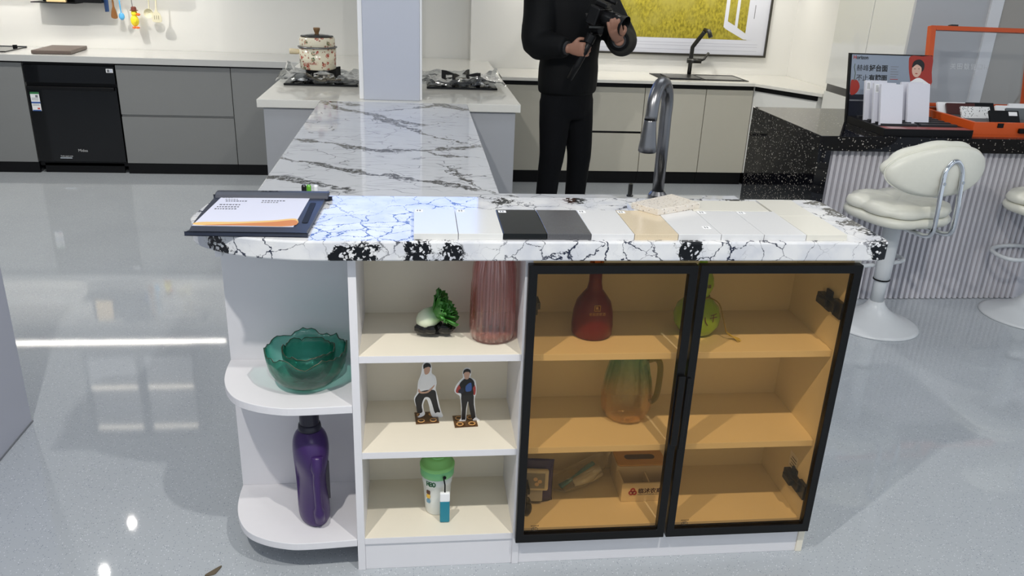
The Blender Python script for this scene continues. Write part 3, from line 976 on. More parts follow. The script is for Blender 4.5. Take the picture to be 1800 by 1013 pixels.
obj('printed_hair', plate(smooth_pts([(fx - 0.030, fz + 0.01), (fx - 0.022, fz + 0.040), (fx + 0.01, fz + 0.050), (fx + 0.034, fz + 0.032), (fx + 0.034, fz + 0.005), (fx + 0.024, fz - 0.008), (fx + 0.020, fz + 0.012), (fx - 0.006, fz + 0.026)], 4), O, U, V, 0.0022, 0.0026), 'print_black', w)
obj('printed_shoulder', plate(smooth_pts([(fx - 0.045, fz - 0.075), (fx - 0.02, fz - 0.05), (fx + 0.012, fz - 0.038), (fx + 0.05, fz - 0.055), (fx + 0.07, fz - 0.075)], 4), O, U, V, 0.0016, 0.002), 'print_white', w)
for dx in (-0.015, 0.007):
    obj('printed_eye', plate(circ(fx + dx, fz + 0.005, 0.0035, 10, 0.0018), O, U, V, 0.0022, 0.0026), 'print_black', w)
obj('printed_mouth', plate(circ(fx - 0.005, fz - 0.018, 0.007, 12, 0.0025), O, U, V, 0.0022, 0.0026), 'print_red', w)
text('lettering', 'H', 0.024, (2.158, BY - 0.0013, 1.146), U, V, 'print_red', bb, bold=0.0006)
text('lettering', 'orizon', 0.024, (2.1665, BY - 0.0013, 1.146), U, V, 'print_black', bb, bold=0.0006, align='LEFT')
text('lettering', '赫峰', 0.033, (2.236, BY - 0.0013, 1.095), U, V, 'print_black', bb, align='RIGHT')
text('lettering', '好台面', 0.033, (2.238, BY - 0.0013, 1.095), U, V, 'print_black', bb, bold=0.0010, align='LEFT')
text('lettering', '不止', 0.033, (2.236, BY - 0.0013, 1.048), U, V, 'print_black', bb, align='RIGHT')
text('lettering', '有牌面', 0.033, (2.238, BY - 0.0013, 1.048), U, V, 'print_black', bb, bold=0.0010, align='LEFT')
for i in range(6):
    obj('printed_line', B(2.352, BY - 0.0013, 1.105 - i * 0.012, 2.395 - 0.01 * (i % 3 == 1), BY - 0.001, 1.108 - i * 0.012), 'print_red' if i > 4 else 'print_grey', bb)
v = obj('printed_vase', plate(smooth_pts([(2.145, 0.97), (2.175, 0.975), (2.192, 1.005), (2.18, 1.035), (2.155, 1.040), (2.144, 1.03)], 4), O, U, V, 0.0014, 0.0018), 'print_red', bb)
obj('printed_twig', tube(nb(), [(2.16, BY - 0.0016, 1.035), (2.165, BY - 0.0016, 1.07), (2.157, BY - 0.0016, 1.10), (2.16, BY - 0.0016, 1.115)], 0.0015, 5), pm('twig_green', (70, 84, 40), 0.6), v)
obj('printed_twig', tube(nb(), [(2.16, BY - 0.0016, 1.035), (2.18, BY - 0.0016, 1.055), (2.20, BY - 0.0016, 1.06)], 0.0015, 5), 'print_grey', v)
lean = math.tan(math.radians(14))
for o_ in [bb] + list(bb.children_recursive):
    for v_ in o_.data.vertices:
        v_.co.y += lean * v_.co.z
        v_.co.x += 0.032
base = obj('tray', B(2.165, 3.575, ZB, 2.612, 3.928, ZB + 0.034), 'black', t, bevel=0.001)
obj('printed_strip', B(2.175, 3.577, ZB + 0.034, 2.606, 3.640, ZB + 0.0345), pm('strip_red', (150, 76, 72), 0.4), base)
obj('printed_strip', B(2.20, 3.579, ZB + 0.0345, 2.28, 3.635, ZB + 0.035), pm('strip_pale', (168, 132, 132), 0.4), base)
for i in range(5):
    y = 3.655 + i * 0.052
    for (a, b) in ((2.19, 2.375), (2.395, 2.58)):
        obj('slot_bar', B(a, y, ZB + 0.034, b, y + 0.022, ZB + 0.044), M.setdefault('slot', pm('charcoal_plastic', (44, 45, 48), 0.4)), base)
for k, (x, y, lab) in enumerate(((2.182, 3.800, 'rearmost left white stone sample upright with a barcode sticker'), (2.180, 3.715, 'middle left white stone sample upright with a barcode sticker'), (2.188, 3.665, 'front left plain white stone sample standing in the display'),
                                 (2.352, 3.770, 'rear right white stone sample mostly hidden in the display'), (2.358, 3.720, 'front right plain white stone sample standing in the display'))):
    s = thing('stone_sample', lab, 'stone sample', (x + 0.055, y, ZB + 0.0345), 0, 'white samples in the display', rx=math.radians(-17))
    obj('slab', B(-0.056, -0.0075, 0.0, 0.056, 0.0075, 0.192), M.setdefault('slab', speck('white_speckled_stone', (218, 218, 226), ((206, 206, 214),), 300)), s, local=True, bevel=0.001)
    if k < 2:
        st = obj('barcode_sticker', B(-0.050, -0.0080, 0.145, -0.032, -0.0075, 0.184), 'print_white', s, local=True)
        for j in range(4):
            obj('print_line', B(-0.047 + j * 0.0035, -0.0083, 0.149, -0.0455 + j * 0.0035, -0.008, 0.180), 'print_grey', st, local=True)

# ------------------------------------------------------------------ orange sample case
M['orange'] = pm('orange_lacquer', (206, 84, 30), 0.35, var=0.02)
t = thing('orange_case', 'open orange sample case with a clear lid on the black bar', 'case', (2.92, 3.83, ZB))
x0, x1, y0, y1 = 2.625, 3.22, 3.60, 4.06
obj('bottom', B(x0, y0, ZB, x1, y1, ZB + 0.010), 'orange', t)
for (a, b, c, d) in ((x0, y0, x1, y0 + 0.02), (x0, y1 - 0.02, x1, y1), (x0, y0 + 0.02, x0 + 0.02, y1 - 0.02), (x1 - 0.02, y0 + 0.02, x1, y1 - 0.02)):
    obj('wall', B(a, b, ZB + 0.01, c, d, ZB + 0.068), 'orange', t, bevel=0.001)
foam = obj('foam', B(x0 + 0.02, y0 + 0.02, ZB + 0.01, x1 - 0.02, y1 - 0.02, ZB + 0.055), pm('grey_foam', (84, 84, 86), 0.9, var=0.1, scale=200), t)
obj('latch', B(2.745, y0 - 0.004, ZB + 0.045, 2.775, y0, ZB + 0.066), 'black', t, bevel=0.001)
obj('handle', B(2.855, y0 - 0.016, ZB + 0.022, 3.03, y0, ZB + 0.044), 'black', t, bevel=0.004)
# lid
hy, hz, ht, tilt = y1 - 0.005, ZB + 0.070, 0.405, math.radians(12)
LU = Vector((1, 0, 0))
LV = Vector((0, math.sin(tilt), math.cos(tilt)))
LO = (0, hy, hz)
lid = None
for k, pts in enumerate((rrect(x0, 0, x0 + 0.028, ht, 0.002, 1), rrect(x1 - 0.028, 0, x1, ht, 0.002, 1), rrect(x0 + 0.028, ht - 0.022, x1 - 0.028, ht, 0.002, 1), rrect(x0 + 0.028, 0, x1 - 0.028, 0.018, 0.002, 1))):
    obj('lid_frame', plate(pts, LO, LU, LV, 0.0, 0.032), 'orange', t, bevel=0.001)
pane = obj('lid_pane', plate([(x0 + 0.026, 0.016), (x1 - 0.026, 0.016), (x1 - 0.026, ht - 0.02), (x0 + 0.026, ht - 0.02)], LO, LU, LV, 0.008, 0.012), clear('clear_acrylic', (248, 249, 250), 0.04, 1.0), t)
po = Vector(LO) + LU * 2.87 + LV * 0.205 + LU.cross(LV) * 0.0135
text('lettering', '关田数健口H', 0.034, po, LU, LV, pm('white_lettering', (196, 198, 200), 0.5), pane, mirror=False, spacing=1.25)
obj('lid_latch', plate(rrect(2.735, ht, 2.775, ht + 0.008, 0.001, 1), LO, LU, LV, 0.004, 0.03), 'gunmetal', t)
obj('lid_stay', tube(nb(), [(x1 - 0.03, 3.95, ZB + 0.07), (x1 - 0.02, 4.05, ZB + 0.16)], 0.005, 6), 'black', t)
mats = {'w': 'print_white', 'b': 'black', 'm': speck('dotted_stone', (232, 232, 230), ((40, 40, 44), (90, 90, 92)), 130, 0.2, 0.42), 'r': pm('maroon_stone', (70, 32, 28), 0.25), 'g': pm('grey_stone', (104, 108, 110), 0.25), 'n': pm('navy_stone', (22, 30, 52), 0.25)}
samp = [('w', 2.655, 3.93, 'white stone sample at the far left back of the orange case'), ('r', 2.69, 3.905, 'maroon stone sample at the left back of the orange case'), ('m', 2.70, 3.80, 'black dotted white stone sample at the left of the orange case'), ('b', 2.775, 3.69, 'black stone sample with a white sticker in the orange case front'),
        ('b', 2.82, 3.94, 'dark stone sample in the back row of the orange case'), ('w', 2.93, 3.86, 'white stone sample in the middle of the orange case'), ('g', 2.93, 3.78, 'grey stone sample in the middle right of the orange case'), ('n', 3.03, 3.69, 'navy stone sample at the front right of the orange case'), ('w', 3.06, 3.94, 'white stone sample at the back right of the orange case')]
for (mk, x, y, lab) in samp:
    s = thing('case_sample', lab, 'stone sample', (x, y, ZB + 0.0555), 0, 'samples in the orange case', rx=math.radians(-32))
    obj('slab', B(0.0, 0, 0, 0.155, 0.012, 0.062), mats[mk], s, local=True, bevel=0.001)
    if mk == 'b' and y < 3.7:
        obj('sticker', B(0.10, -0.0006, 0.035, 0.145, 0, 0.055), 'print_white', s, local=True)

# ================================================================== ON THE ISLAND
ZT = 0.927
# lower tap
t = thing('pull_down_tap', 'brushed steel gooseneck tap with pull-down spray behind the bar', 'tap', (0.775, 2.48, 0.82))
bx, by = 0.770, 2.475
obj('base', lathe(nb(), [(0.030, 0.0), (0.030, 0.018), (0.024, 0.026), (0.021, 0.03)], 24, (bx, by, 0.82)), 'steel', t, smooth=False)
hx, hy_ = bx - 0.085, by - 0.135
arc = [(bx, by, 0.845), (bx, by, 1.0), (bx - 0.001, by, 1.09)]
for i in range(0, 13):
    a = PI * i / 12
    f = (1 - math.cos(a)) / 2
    arc.append((bx + (hx - bx) * f, by + (hy_ - by) * f, 1.118 + 0.080 * math.sin(a)))
arc += [(hx - 0.001, hy_ - 0.001, 1.11), (hx - 0.002, hy_ - 0.002, 1.098)]
obj('spout', tube(nb(), arc, 0.0185, 18), 'steel', t, smooth=True)
obj('spray_head', lathe(nb(), [(0.0165, 0.096), (0.018, 0.092), (0.021, 0.06), (0.026, 0.02), (0.0275, 0.004), (0.025, 0.0)], 24, (hx - 0.004, hy_ - 0.004, 1.004)), 'steel', t, smooth=True)
obj('spray_ring', lathe(nb(), [(0.0172, 0), (0.0178, 0), (0.0178, 0.003), (0.0172, 0.003)], 24, (hx - 0.004, hy_ - 0.004, 1.0985)), 'black', t)
tag(obj('tap_lever', lathe(nb(), [(0.011, 0), (0.011, 0.004), (0.0075, 0.006), (0.0075, 0.040), (0.006, 0.042)], 14, (0.690, 2.515, 0.82)), 'gunmetal', smooth=False), 'short dark metal peg standing left of the gooseneck tap', 'lever')
t = thing('undermount_sink', 'dark steel sink rim in the lower marble worktop behind the bar', 'sink', (0.6, 2.28, 0.82))
bm = nb()
for (a, b, c, d) in ((0.36, 2.125, 0.98, 2.14), (0.36, 2.43, 0.98, 2.445), (0.36, 2.14, 0.375, 2.43), (0.965, 2.14, 0.98, 2.43)):
    box(bm, a, b, 0.82, c, d, 0.826)
obj('rim', bm, 'gunmetal', t)
obj('basin', B(0.375, 2.14, 0.82, 0.965, 2.43, 0.8215), 'gunmetal', t)

# clipboard
t = thing('clipboard', 'black clipboard holding a printed sheet on the rounded end of the bar', 'clipboard', (-0.37, 1.91, ZT))
obj('board', prism(nb(), smooth_pts([(-0.496, 1.768), (-0.484, 1.757), (-0.26, 1.749), (-0.243, 1.759), (-0.236, 1.90), (-0.230, 2.04), (-0.235, 2.052), (-0.488, 2.058), (-0.500, 2.05), (-0.502, 1.90)], 3), ZT, ZT + 0.010), M.setdefault('board', pm('navy_plastic', (40, 46, 62), 0.35)), t, bevel=0.003)
cl = nb()
prism(cl, [(-0.012, 0.0), (0.0, 0.0), (0.030, 0.0), (0.034, 0.004), (0.028, 0.010), (0.006, 0.011), (-0.006, 0.007)], -0.500, -0.222, lambda u, v, w: (w, 2.040 + u, ZT + 0.010 + v))
clip = obj('clip', cl, M['board'], t, bevel=0.002)
text('lettering', 'A4 CLIP', 0.012, (-0.37, 2.057, ZT + 0.0212), (1, 0, 0), (0, 1, -0.06), 'black', clip)
sh = obj('sheet', prism(nb(), [(-0.497, 1.797), (-0.276, 1.790), (-0.268, 2.035), (-0.484, 2.040)], ZT + 0.0102, ZT + 0.0110), pm('paper', (214, 216, 232), 0.6), t)
zz = ZT + 0.0110
obj('printed_wave', prism(nb(), smooth_pts([(-0.488, 1.800), (-0.40, 1.798), (-0.281, 1.795), (-0.2785, 1.852), (-0.33, 1.838), (-0.40, 1.826), (-0.488, 1.822)], 4), zz, zz + 0.0002), pm('amber_print', (232, 190, 120), 0.5), sh)
obj('printed_wave', prism(nb(), smooth_pts([(-0.475, 1.799), (-0.40, 1.797), (-0.281, 1.795), (-0.279, 1.840), (-0.33, 1.824), (-0.40, 1.811)], 4), zz + 0.0002, zz + 0.0004), pm('orange_print', (206, 130, 74), 0.5), sh)
rows = [(-0.479, 2.026, 0.02), (-0.470, 2.010, 0.03), (-0.466, 1.995, 0.05), (-0.474, 1.963, 0.05), (-0.476, 1.944, 0.052), (-0.478, 1.927, 0.05), (-0.38, 2.000, 0.055), (-0.38, 1.985, 0.04)]
for (x, y, l) in rows:
    bm = nb()
    u = x
    while u < x + l:
        wd = 0.003 + 0.003 * random.random()
        box(bm, u, y, zz, u + wd, y + 0.006, zz + 0.0002)
        u += wd + 0.0025
    obj('handwriting', bm, 'print_grey' if l < 0.045 else 'print_black', sh)
obj('pen_slot', prism(nb(), rrect(-0.262, 1.82, -0.248, 1.99, 0.006, 4), ZT + 0.010, ZT + 0.0112), 'black', t, bevel=0.0005)

# pens behind the clipboard, on the lower worktop edge of the bar
for (x, c, lab) in ((-0.300, (20, 20, 22), 'black capped marker behind the clipboard'), (-0.287, (100, 170, 50), 'green capped marker behind the clipboard'), (-0.269, (226, 228, 230), 'white capped marker behind the clipboard')):
    t = thing('marker_pen', lab, 'pen', (x, 2.165, 0.82), 0, 'markers behind the clipboard')
    x -= 0.0
    obj('barrel', lathe(nb(), [(0.0055, 0.0), (0.0058, 0.085)], 12, (x, 2.165, 0.82)), 'print_white', t, smooth=False)
    obj('cap', lathe(nb(), [(0.0064, 0.085), (0.0064, 0.114), (0.004, 0.118)], 12, (x, 2.165, 0.82)), pm('cap', c, 0.3), t, smooth=False)

# sample tiles
WHT = pm('white_sample_stone', (216, 216, 213), 0.15, var=0.015, scale=120)
M['sw1'] = WHT
M['sw2'] = speck('fine_white_stone', (216, 216, 216), ((208, 208, 210),), 300, 0.15)
M['sblack'] = pm('black_sample_stone', (16, 18, 18), 0.12)
M['sgrey'] = speck('grey_sample_stone', (84, 84, 86), ((112, 112, 114), (66, 66, 68)), 420, 0.15)
M['sbeige'] = speck('beige_sample_stone', (208, 192, 164), ((220, 208, 184), (192, 172, 140)), 420, 0.15)
M['scream'] = pm('cream_sample_stone', (218, 215, 204), 0.12, var=0.015, scale=120)
XS = [-0.008, 0.092, 0.193, 0.293, 0.395, 0.496, 0.600, 0.703, 0.807, 0.911, 1.013]
kinds = ['sw1', 'sw1', 'sblack', 'sgrey', 'sw2', 'sbeige', 'sw2', 'sw2', 'sw2', 'scream']
labs = ['first pale white stone tile of the row, nearest the clipboard', 'second pale white stone tile of the row, left of the black one', 'glossy black stone tile in the row on the bar', 'dark grey speckled stone tile right of the black one', 'white stone tile between the dark grey and the beige tile', 'beige speckled stone tile in the front row on the bar',
        'white stone tile just right of the beige one', 'second white stone tile right of the beige one', 'third white stone tile right of the beige one', 'short cream stone tile at the right end of the front row']
stick = {0: (0.003, 0.172), 1: (0.004, 0.172), 2: (0.004, 0.168), 4: (0.001, 0.172), 5: (-0.010, 0.170), 6: (0.074, 0.045), 7: (0.002, 0.172), 8: (0.002, 0.172)}
for k in range(10):
    y0, dep = 1.7335, (0.195 if k < 9 else 0.154)
    t = thing('stone_tile', labs[k], 'stone tile', (XS[k] + 0.05, y0 + dep / 2, ZT), 0, 'stone tiles on the bar')
    obj('slab', B(XS[k] + 0.0006, y0, ZT, XS[k + 1] - 0.0006, y0 + dep, ZT + 0.0145), kinds[k], t, bevel=0.0008)
    if k in stick:
        sx, sy = stick[k]
        px, py = XS[k] + 0.001 + max(sx, 0), y0 + sy
        s = obj('label_sticker', B(px, py, ZT + 0.0145, px + 0.019, py + 0.018, ZT + 0.0149), 'print_white', t)
        for j in range(2):
            obj('print_line', B(px + 0.004 + j * 0.006, py + 0.003, ZT + 0.0149, px + 0.007 + j * 0.006, py + 0.014, ZT + 0.0151), 'print_grey', s)
for (a, b, c, d, mk, lab) in ((0.909, 1.890, 1.008, 2.040, 'scream', 'cream stone tile behind the short one at the right end'), (0.700, 1.932, 0.902, 2.028, 'scream', 'long cream stone tile lying in the back row right of the speckled tile'),
                              (0.545, 1.932, 0.698, 2.005, 'sw1', 'pale stone tile mostly hidden under the speckled tile')):
    tag(obj('stone_tile', B(a, b, ZT, c, d, ZT + 0.0145), mk, bevel=0.0008), lab, 'stone tile', 'stone tiles on the bar')
tag(obj('speckled_tile', prism(nb(), [(0.541, 1.948), (0.592, 1.884), (0.722, 1.952), (0.672, 2.036)], ZT + 0.0147, ZT + 0.030), speck('terrazzo_sample', (216, 208, 196), ((180, 164, 144), (150, 142, 134), (226, 222, 216)), 200, 0.3, 0.45), bevel=0.0008),
    'beige terrazzo tile lying askew on top of the back row', 'stone tile')

# ================================================================== SHELF CONTENTS
# teal bowls
M['teal'] = clear('teal_glass', (204, 236, 230), 0.04, 1.0, bump=0.5, bscale=55, thick=True)
M['tealrim'] = pm('gilded_rim', (74, 72, 52), 0.25, 0.5)


def bowl(name, label, c, r, h, foot, seed, tiltx=0.0):
    t = thing(name, label, 'bowl', c, 0.3 * seed, 'teal glass bowls', rx=tiltx)

    def mod(rr, z, a, k):
        w = noise.noise((math.cos(a) * 2.2 + seed, math.sin(a) * 2.2, 0)) * 0.012 + noise.noise((math.cos(a) * 7, math.sin(a) * 7, seed)) * 0.006
        f = (z / h) ** 3
        return rr * (1 + 0.02 * noise.noise((math.cos(a) * 9, math.sin(a) * 9, z * 20))), z + w * f * (r / 0.09) * 1.3
    prof = []
    for i in range(9):
        f = i / 8
        prof.append((foot + (r - foot) * math.sin(f * PI / 2) ** 0.9, 0.004 + h * (1 - math.cos(f * PI / 2)) ** 0.9))
    bm = lathe(nb(), [(0.0, 0.002)] + prof, 60, mod=mod, cap=False)
    b = obj('glass', bm, 'teal', t, smooth=True, local=True, solid=0.004, recalc=True)
    rim = []
    for i in range(60):
        a = 2 * PI * i / 60
        rr, z = mod(prof[-1][0], prof[-1][1], a, 0)
        rim.append((rr * math.cos(a), rr * math.sin(a), z))
    obj('rim', tube(nb(), rim, 0.0010, 5, closed=True), 'tealrim', b, smooth=True, local=True)


bowl('glass_bowl', 'large wavy teal glass bowl on the curved shelf', (-0.277, 1.878, 0.4975), 0.100, 0.092, 0.045, 1.0)
bowl('glass_bowl', 'small teal glass bowl sitting inside the large one', (-0.272, 1.885, 0.5075), 0.064, 0.078, 0.03, 2.0)

# purple detergent bottle
t = thing('detergent_bottle', 'dark purple detergent bottle on the lower curved shelf', 'bottle', (-0.278, 1.865, 0.0995), math.radians(18))
M['purple'] = pm('purple_plastic', (56, 30, 88), 0.3, var=0.04, scale=12)
secs = [(0.000, 0.036, 0.058, 0), (0.004, 0.040, 0.063, 0), (0.03, 0.042, 0.066, 0), (0.08, 0.041, 0.066, 0), (0.13, 0.042, 0.065, 0), (0.17, 0.045, 0.066, 0), (0.205, 0.047, 0.064, 0), (0.235, 0.046, 0.058, 0), (0.255, 0.040, 0.046, 0), (0.268, 0.029, 0.030, 0), (0.274, 0.024, 0.024, 0)]
bm = nb()
sweep(bm, [((0, o, z), (a, 0, 0), (0, b, 0)) for (z, a, b, o) in secs], 28)
for v in bm.verts:   # pinched grip on the side that faces out
    d = math.exp(-((v.co.z - 0.115) / 0.055) ** 2)
    if v.co.y < 0:
        s = abs(v.co.x) / 0.045
        v.co.y += 0.030 * d * min(1, s * 1.3) * (1 if abs(v.co.x) > 0.010 else 0.2)
        v.co.x *= 1 - 0.10 * d
body = obj('body', bm, 'purple', t, smooth=True, local=True, subsurf=1)
obj('grip', tube(nb(), smooth_pts([(0.004, -0.052, 0.215), (0.0, -0.064, 0.17), (-0.001, -0.066, 0.11), (0.0, -0.066, 0.055), (0.002, -0.056, 0.025)], 4, closed=False), [0.020] * 4 + [0.013] * 4 + [0.012] * 4 + [0.018] * 4 + [0.019], 12, flat=0.8), 'purple', body, smooth=True, local=True)
obj('neck', lathe(nb(), [(0.028, 0.266), (0.030, 0.272), (0.028, 0.285), (0.024, 0.287)], 24), M.setdefault('capnavy', pm('navy_cap', (24, 22, 40), 0.3)), t, smooth=True, local=True)
obj('cap', lathe(nb(), [(0.024, 0.285), (0.025, 0.288), (0.0245, 0.325), (0.022, 0.328), (0.0, 0.328)], 28), M['capnavy'], t, smooth=False, local=True)
obj('side_label', B(0.030, -0.012, 0.05, 0.0425, 0.034, 0.165), pm('label_dark', (70, 66, 74), 0.4, var=0.2, scale=60), body, local=True)

# jade cabbage
t = thing('cabbage_figurine', 'green and white cabbage figurine on a black rock base', 'figurine', (0.042, 1.873, 0.6305))
t.scale = (1.04, 1.04, 1.04)
bm = nb()
random.seed(3)
for i in range(26):
    a = random.random() * 2 * PI
    r = 0.030 * math.sqrt(random.random())
    ell(bm, (r * 1.35 * math.cos(a), r * 0.75 * math.sin(a), 0.012 + 0.012 * random.random()), 0.012 + 0.005 * random.random(), 0.011, 0.0118, 7, 5)
obj('rock_base', bm, pm('black_glaze', (12, 12, 13), 0.15), t, local=True)


def cab_mat():
    n = NT('jade')
    s = n.step(n.vmath('DOT_PRODUCT', n.vmath('SUBTRACT', n.obj(), (-0.036, 0.0, 0.030)), (0.843, -0.105, 0.527)), 0.022, 0.058)
    nz = n.noise(n.obj(), 90, 3).outputs['Fac']
    g = n.mix(nz, lin((24, 84, 30)), lin((84, 156, 62)))
    n.base(n.mix(s, lin((214, 222, 196)), g), 0.25)
    return n.m


M['jade'] = cab_mat()
bm = nb()
ax = Vector((0.80, -0.1, 0.50)).normalized()
sx_ = ax.cross(Vector((0, 1, 0))).normalized()
sy_ = ax.cross(sx_)
o = Vector((-0.036, 0.0, 0.030))
sweep(bm, [(o + ax * d, sx_ * r, sy_ * r) for d, r in ((-0.006, 0.004), (0.0, 0.014), (0.012, 0.023), (0.028, 0.025), (0.045, 0.021), (0.06, 0.017))], 16)
heart = obj('cabbage_stalk', bm, 'jade', t, smooth=True, local=True)
for i in range(40):
    a = 2 * PI * i / 16 + 0.2 * (i % 3)
    rad = 0.012 + 0.010 * (i % 2)
    d = (sx_ * math.cos(a) + sy_ * math.sin(a))
    p0 = o + ax * 0.044 + d * 0.012
    p1 = o + ax * (0.062 + 0.006 * (i % 3)) + d * (0.022 + 0.006 * (i % 2))
    p2 = o + ax * (0.070 + 0.016 * ((i * 7) % 4) / 3) + d * (0.040 + 0.004 * (i % 3))
    if i >= 16:   # inner, upright leaves
        k2 = 0.25 + 0.6 * ((i * 5) % 7) / 7
        p0, p1, p2 = o + ax * 0.044 + d * 0.006, o + ax * 0.068 + d * 0.016 * k2, o + ax * (0.084 + 0.008 * ((i * 3) % 5) / 4) + d * 0.036 * k2
    tg = ax.cross(d)
    bm = nb()
    rows_ = []
    for f, wdt in ((0, 0.007), (0.33, 0.011), (0.66, 0.015), (0.9, 0.014), (1.0, 0.009)):
        p = p0 * (1 - f) ** 2 + p1 * 2 * f * (1 - f) + p2 * f * f
        rows_.append([bm.verts.new(p + tg * wdt * s + ax * (0.004 * math.sin(s * 6 + i) * f) + d * (0.005 * (1 - abs(s)) * f)) for s in (-1, -0.5, 0, 0.5, 1)])
    for p, q in zip(rows_, rows_[1:]):
        for k in range(4):
            bm.faces.new((p[k], p[k + 1], q[k + 1], q[k]))
    obj('leaf', bm, 'jade', heart, smooth=True, local=True, solid=0.002)

# pink ribbed vase
t = thing('ribbed_vase', 'tall pink ribbed glass vase on the top open shelf', 'vase', (0.187, 1.855, 0.631))
M['pink'] = clear('pink_glass', (252, 243, 242), 0.07, 1.4, thick=True)


def rib(r, z, a, k):
    return r * (1 + 0.06 * abs(math.cos(a * 9))) + (0.003 * math.cos(a * 7) if z > 0.17 else 0), z


obj('glass', lathe(nb(), [(0.0, 0.003), (0.044, 0.003), (0.051, 0.008), (0.053, 0.03), (0.0525, 0.08), (0.051, 0.14), (0.048, 0.18), (0.042, 0.212), (0.037, 0.228), (0.040, 0.240)], 112, mod=rib, cap=False), 'pink', t, smooth=True, local=True, solid=0.0035)

PV = [(0.051, 0.008), (0.053, 0.03), (0.0525, 0.08), (0.051, 0.14), (0.048, 0.18), (0.042, 0.212), (0.037, 0.228)]
for i in range(18):
    a = 2 * PI * (i + 0.5) / 18
    obj('rib', tube(nb(), [(r * 0.985 * math.cos(a), r * 0.985 * math.sin(a), z) for r, z in PV], 0.0042, 8), 'pink', t, smooth=True, local=True)

# acrylic standees
M['acryl'] = clear('acrylic', (240, 238, 232), 0.05, 1.0)
M['skin_print'] = pm('printed_skin', (196, 156, 134), 0.45)
M['trouser_print'] = pm('printed_trousers', (28, 28, 32), 0.45)
M['redsleeve'] = pm('printed_red_sleeve', (176, 66, 58), 0.45)
M['bluepic'] = pm('printed_blue_picture', (60, 96, 160), 0.45)


def standee(label, loc, rz, outline, shapes):
    t = thing('acrylic_standee', label, 'standee', loc, rz, 'acrylic standees')
    b = obj('base_plate', B(-0.031, -0.030, 0.0, 0.031, 0.030, 0.003), clear('smoked_acrylic', (208, 192, 172), 0.06), t, local=True, bevel=0.001)
    for x in (-0.016, 0.016):
        for y in (-0.017, 0.014):
            obj('printed_ring', tube(nb(), [(x + 0.008 * math.cos(a * PI / 8), y + 0.008 * math.sin(a * PI / 8), 0.0035) for a in range(16)], 0.0018, 5, closed=True, flat=0.4), M.setdefault('ring', pm('printed_orange', (214, 160, 96), 0.45)), b, local=True)
    P = lambda pts, a, c: plate(pts, (0, 0, 0.003), (1, 0, 0), (0, 0, 1), a, c)
    cl_ = obj('cutout', P(smooth_pts(outline, 3), -0.0025, 0.0), 'print_white', t, local=True)
    for k, (nm, pts, mt) in enumerate(shapes):
        obj(nm, P(smooth_pts(pts, 3), 0.0002 + 0.0002 * k, 0.0004 + 0.0002 * k), mt, cl_, local=True)


K = 0.00094
s3 = lambda pts: [(x * K, y * K) for x, y in pts]
o1 = s3([(-27, 2), (-18, 8), (-28, 30), (-36, 62), (-28, 78), (-26, 90), (-24, 115), (-18, 132), (-14, 148), (-12, 168), (0, 178), (11, 172), (14, 158), (14, 140), (24, 130), (28, 108), (25, 92), (30, 70), (38, 30), (42, 14), (46, -2), (24, -4), (12, 8), (6, 40), (-2, 60), (-10, 40), (-8, 12)])
standee('acrylic standee of a figure in a white shirt with one knee raised', (0.024, 1.912, 0.3632), math.radians(4), o1, [
    ('printed_trousers', s3([(-16, 84), (8, 88), (24, 84), (28, 60), (34, 30), (38, 14), (24, 12), (16, 40), (8, 62), (-6, 64), (-14, 40), (-12, 18), (-26, 16), (-30, 40), (-33, 60), (-26, 74)]), 'trouser_print'),
    ('printed_shoes', s3([(-25, 2), (-12, 18), (-6, 18), (-6, 8), (-16, 2)]), 'print_white'),
    ('printed_shoes', s3([(22, 2), (28, 14), (38, 12), (45, 0), (34, -2)]), 'print_white'),
    ('printed_shirt', s3([(-22, 96), (-20, 116), (-14, 134), (-4, 142), (8, 140), (18, 132), (24, 112), (22, 98), (8, 94), (-8, 92)]), pm('printed_white_shirt', (232, 232, 232), 0.5)),
    ('printed_arms', s3([(-22, 94), (-16, 84), (0, 84), (10, 92), (22, 104), (18, 94), (4, 80), (-14, 78), (-24, 84)]), 'skin_print'),
    ('printed_face', s3([(-7, 146), (-7, 158), (0, 164), (8, 160), (9, 150), (4, 140), (-4, 138)]), 'skin_print'),
    ('printed_hair', s3([(-9, 156), (-9, 168), (0, 174), (10, 169), (11, 158), (6, 162), (-2, 160), (-6, 158)]), 'print_black')])
o2 = s3([(-22, -4), (-12, 6), (-12, 40), (-16, 78), (-26, 88), (-32, 98), (-26, 116), (-16, 130), (-8, 138), (-10, 154), (-4, 166), (6, 168), (14, 160), (14, 146), (12, 138), (26, 128), (30, 108), (30, 86), (26, 70), (28, 40), (32, 10), (42, -2), (24, -4), (14, 36), (8, 60), (4, 30), (0, -4)])
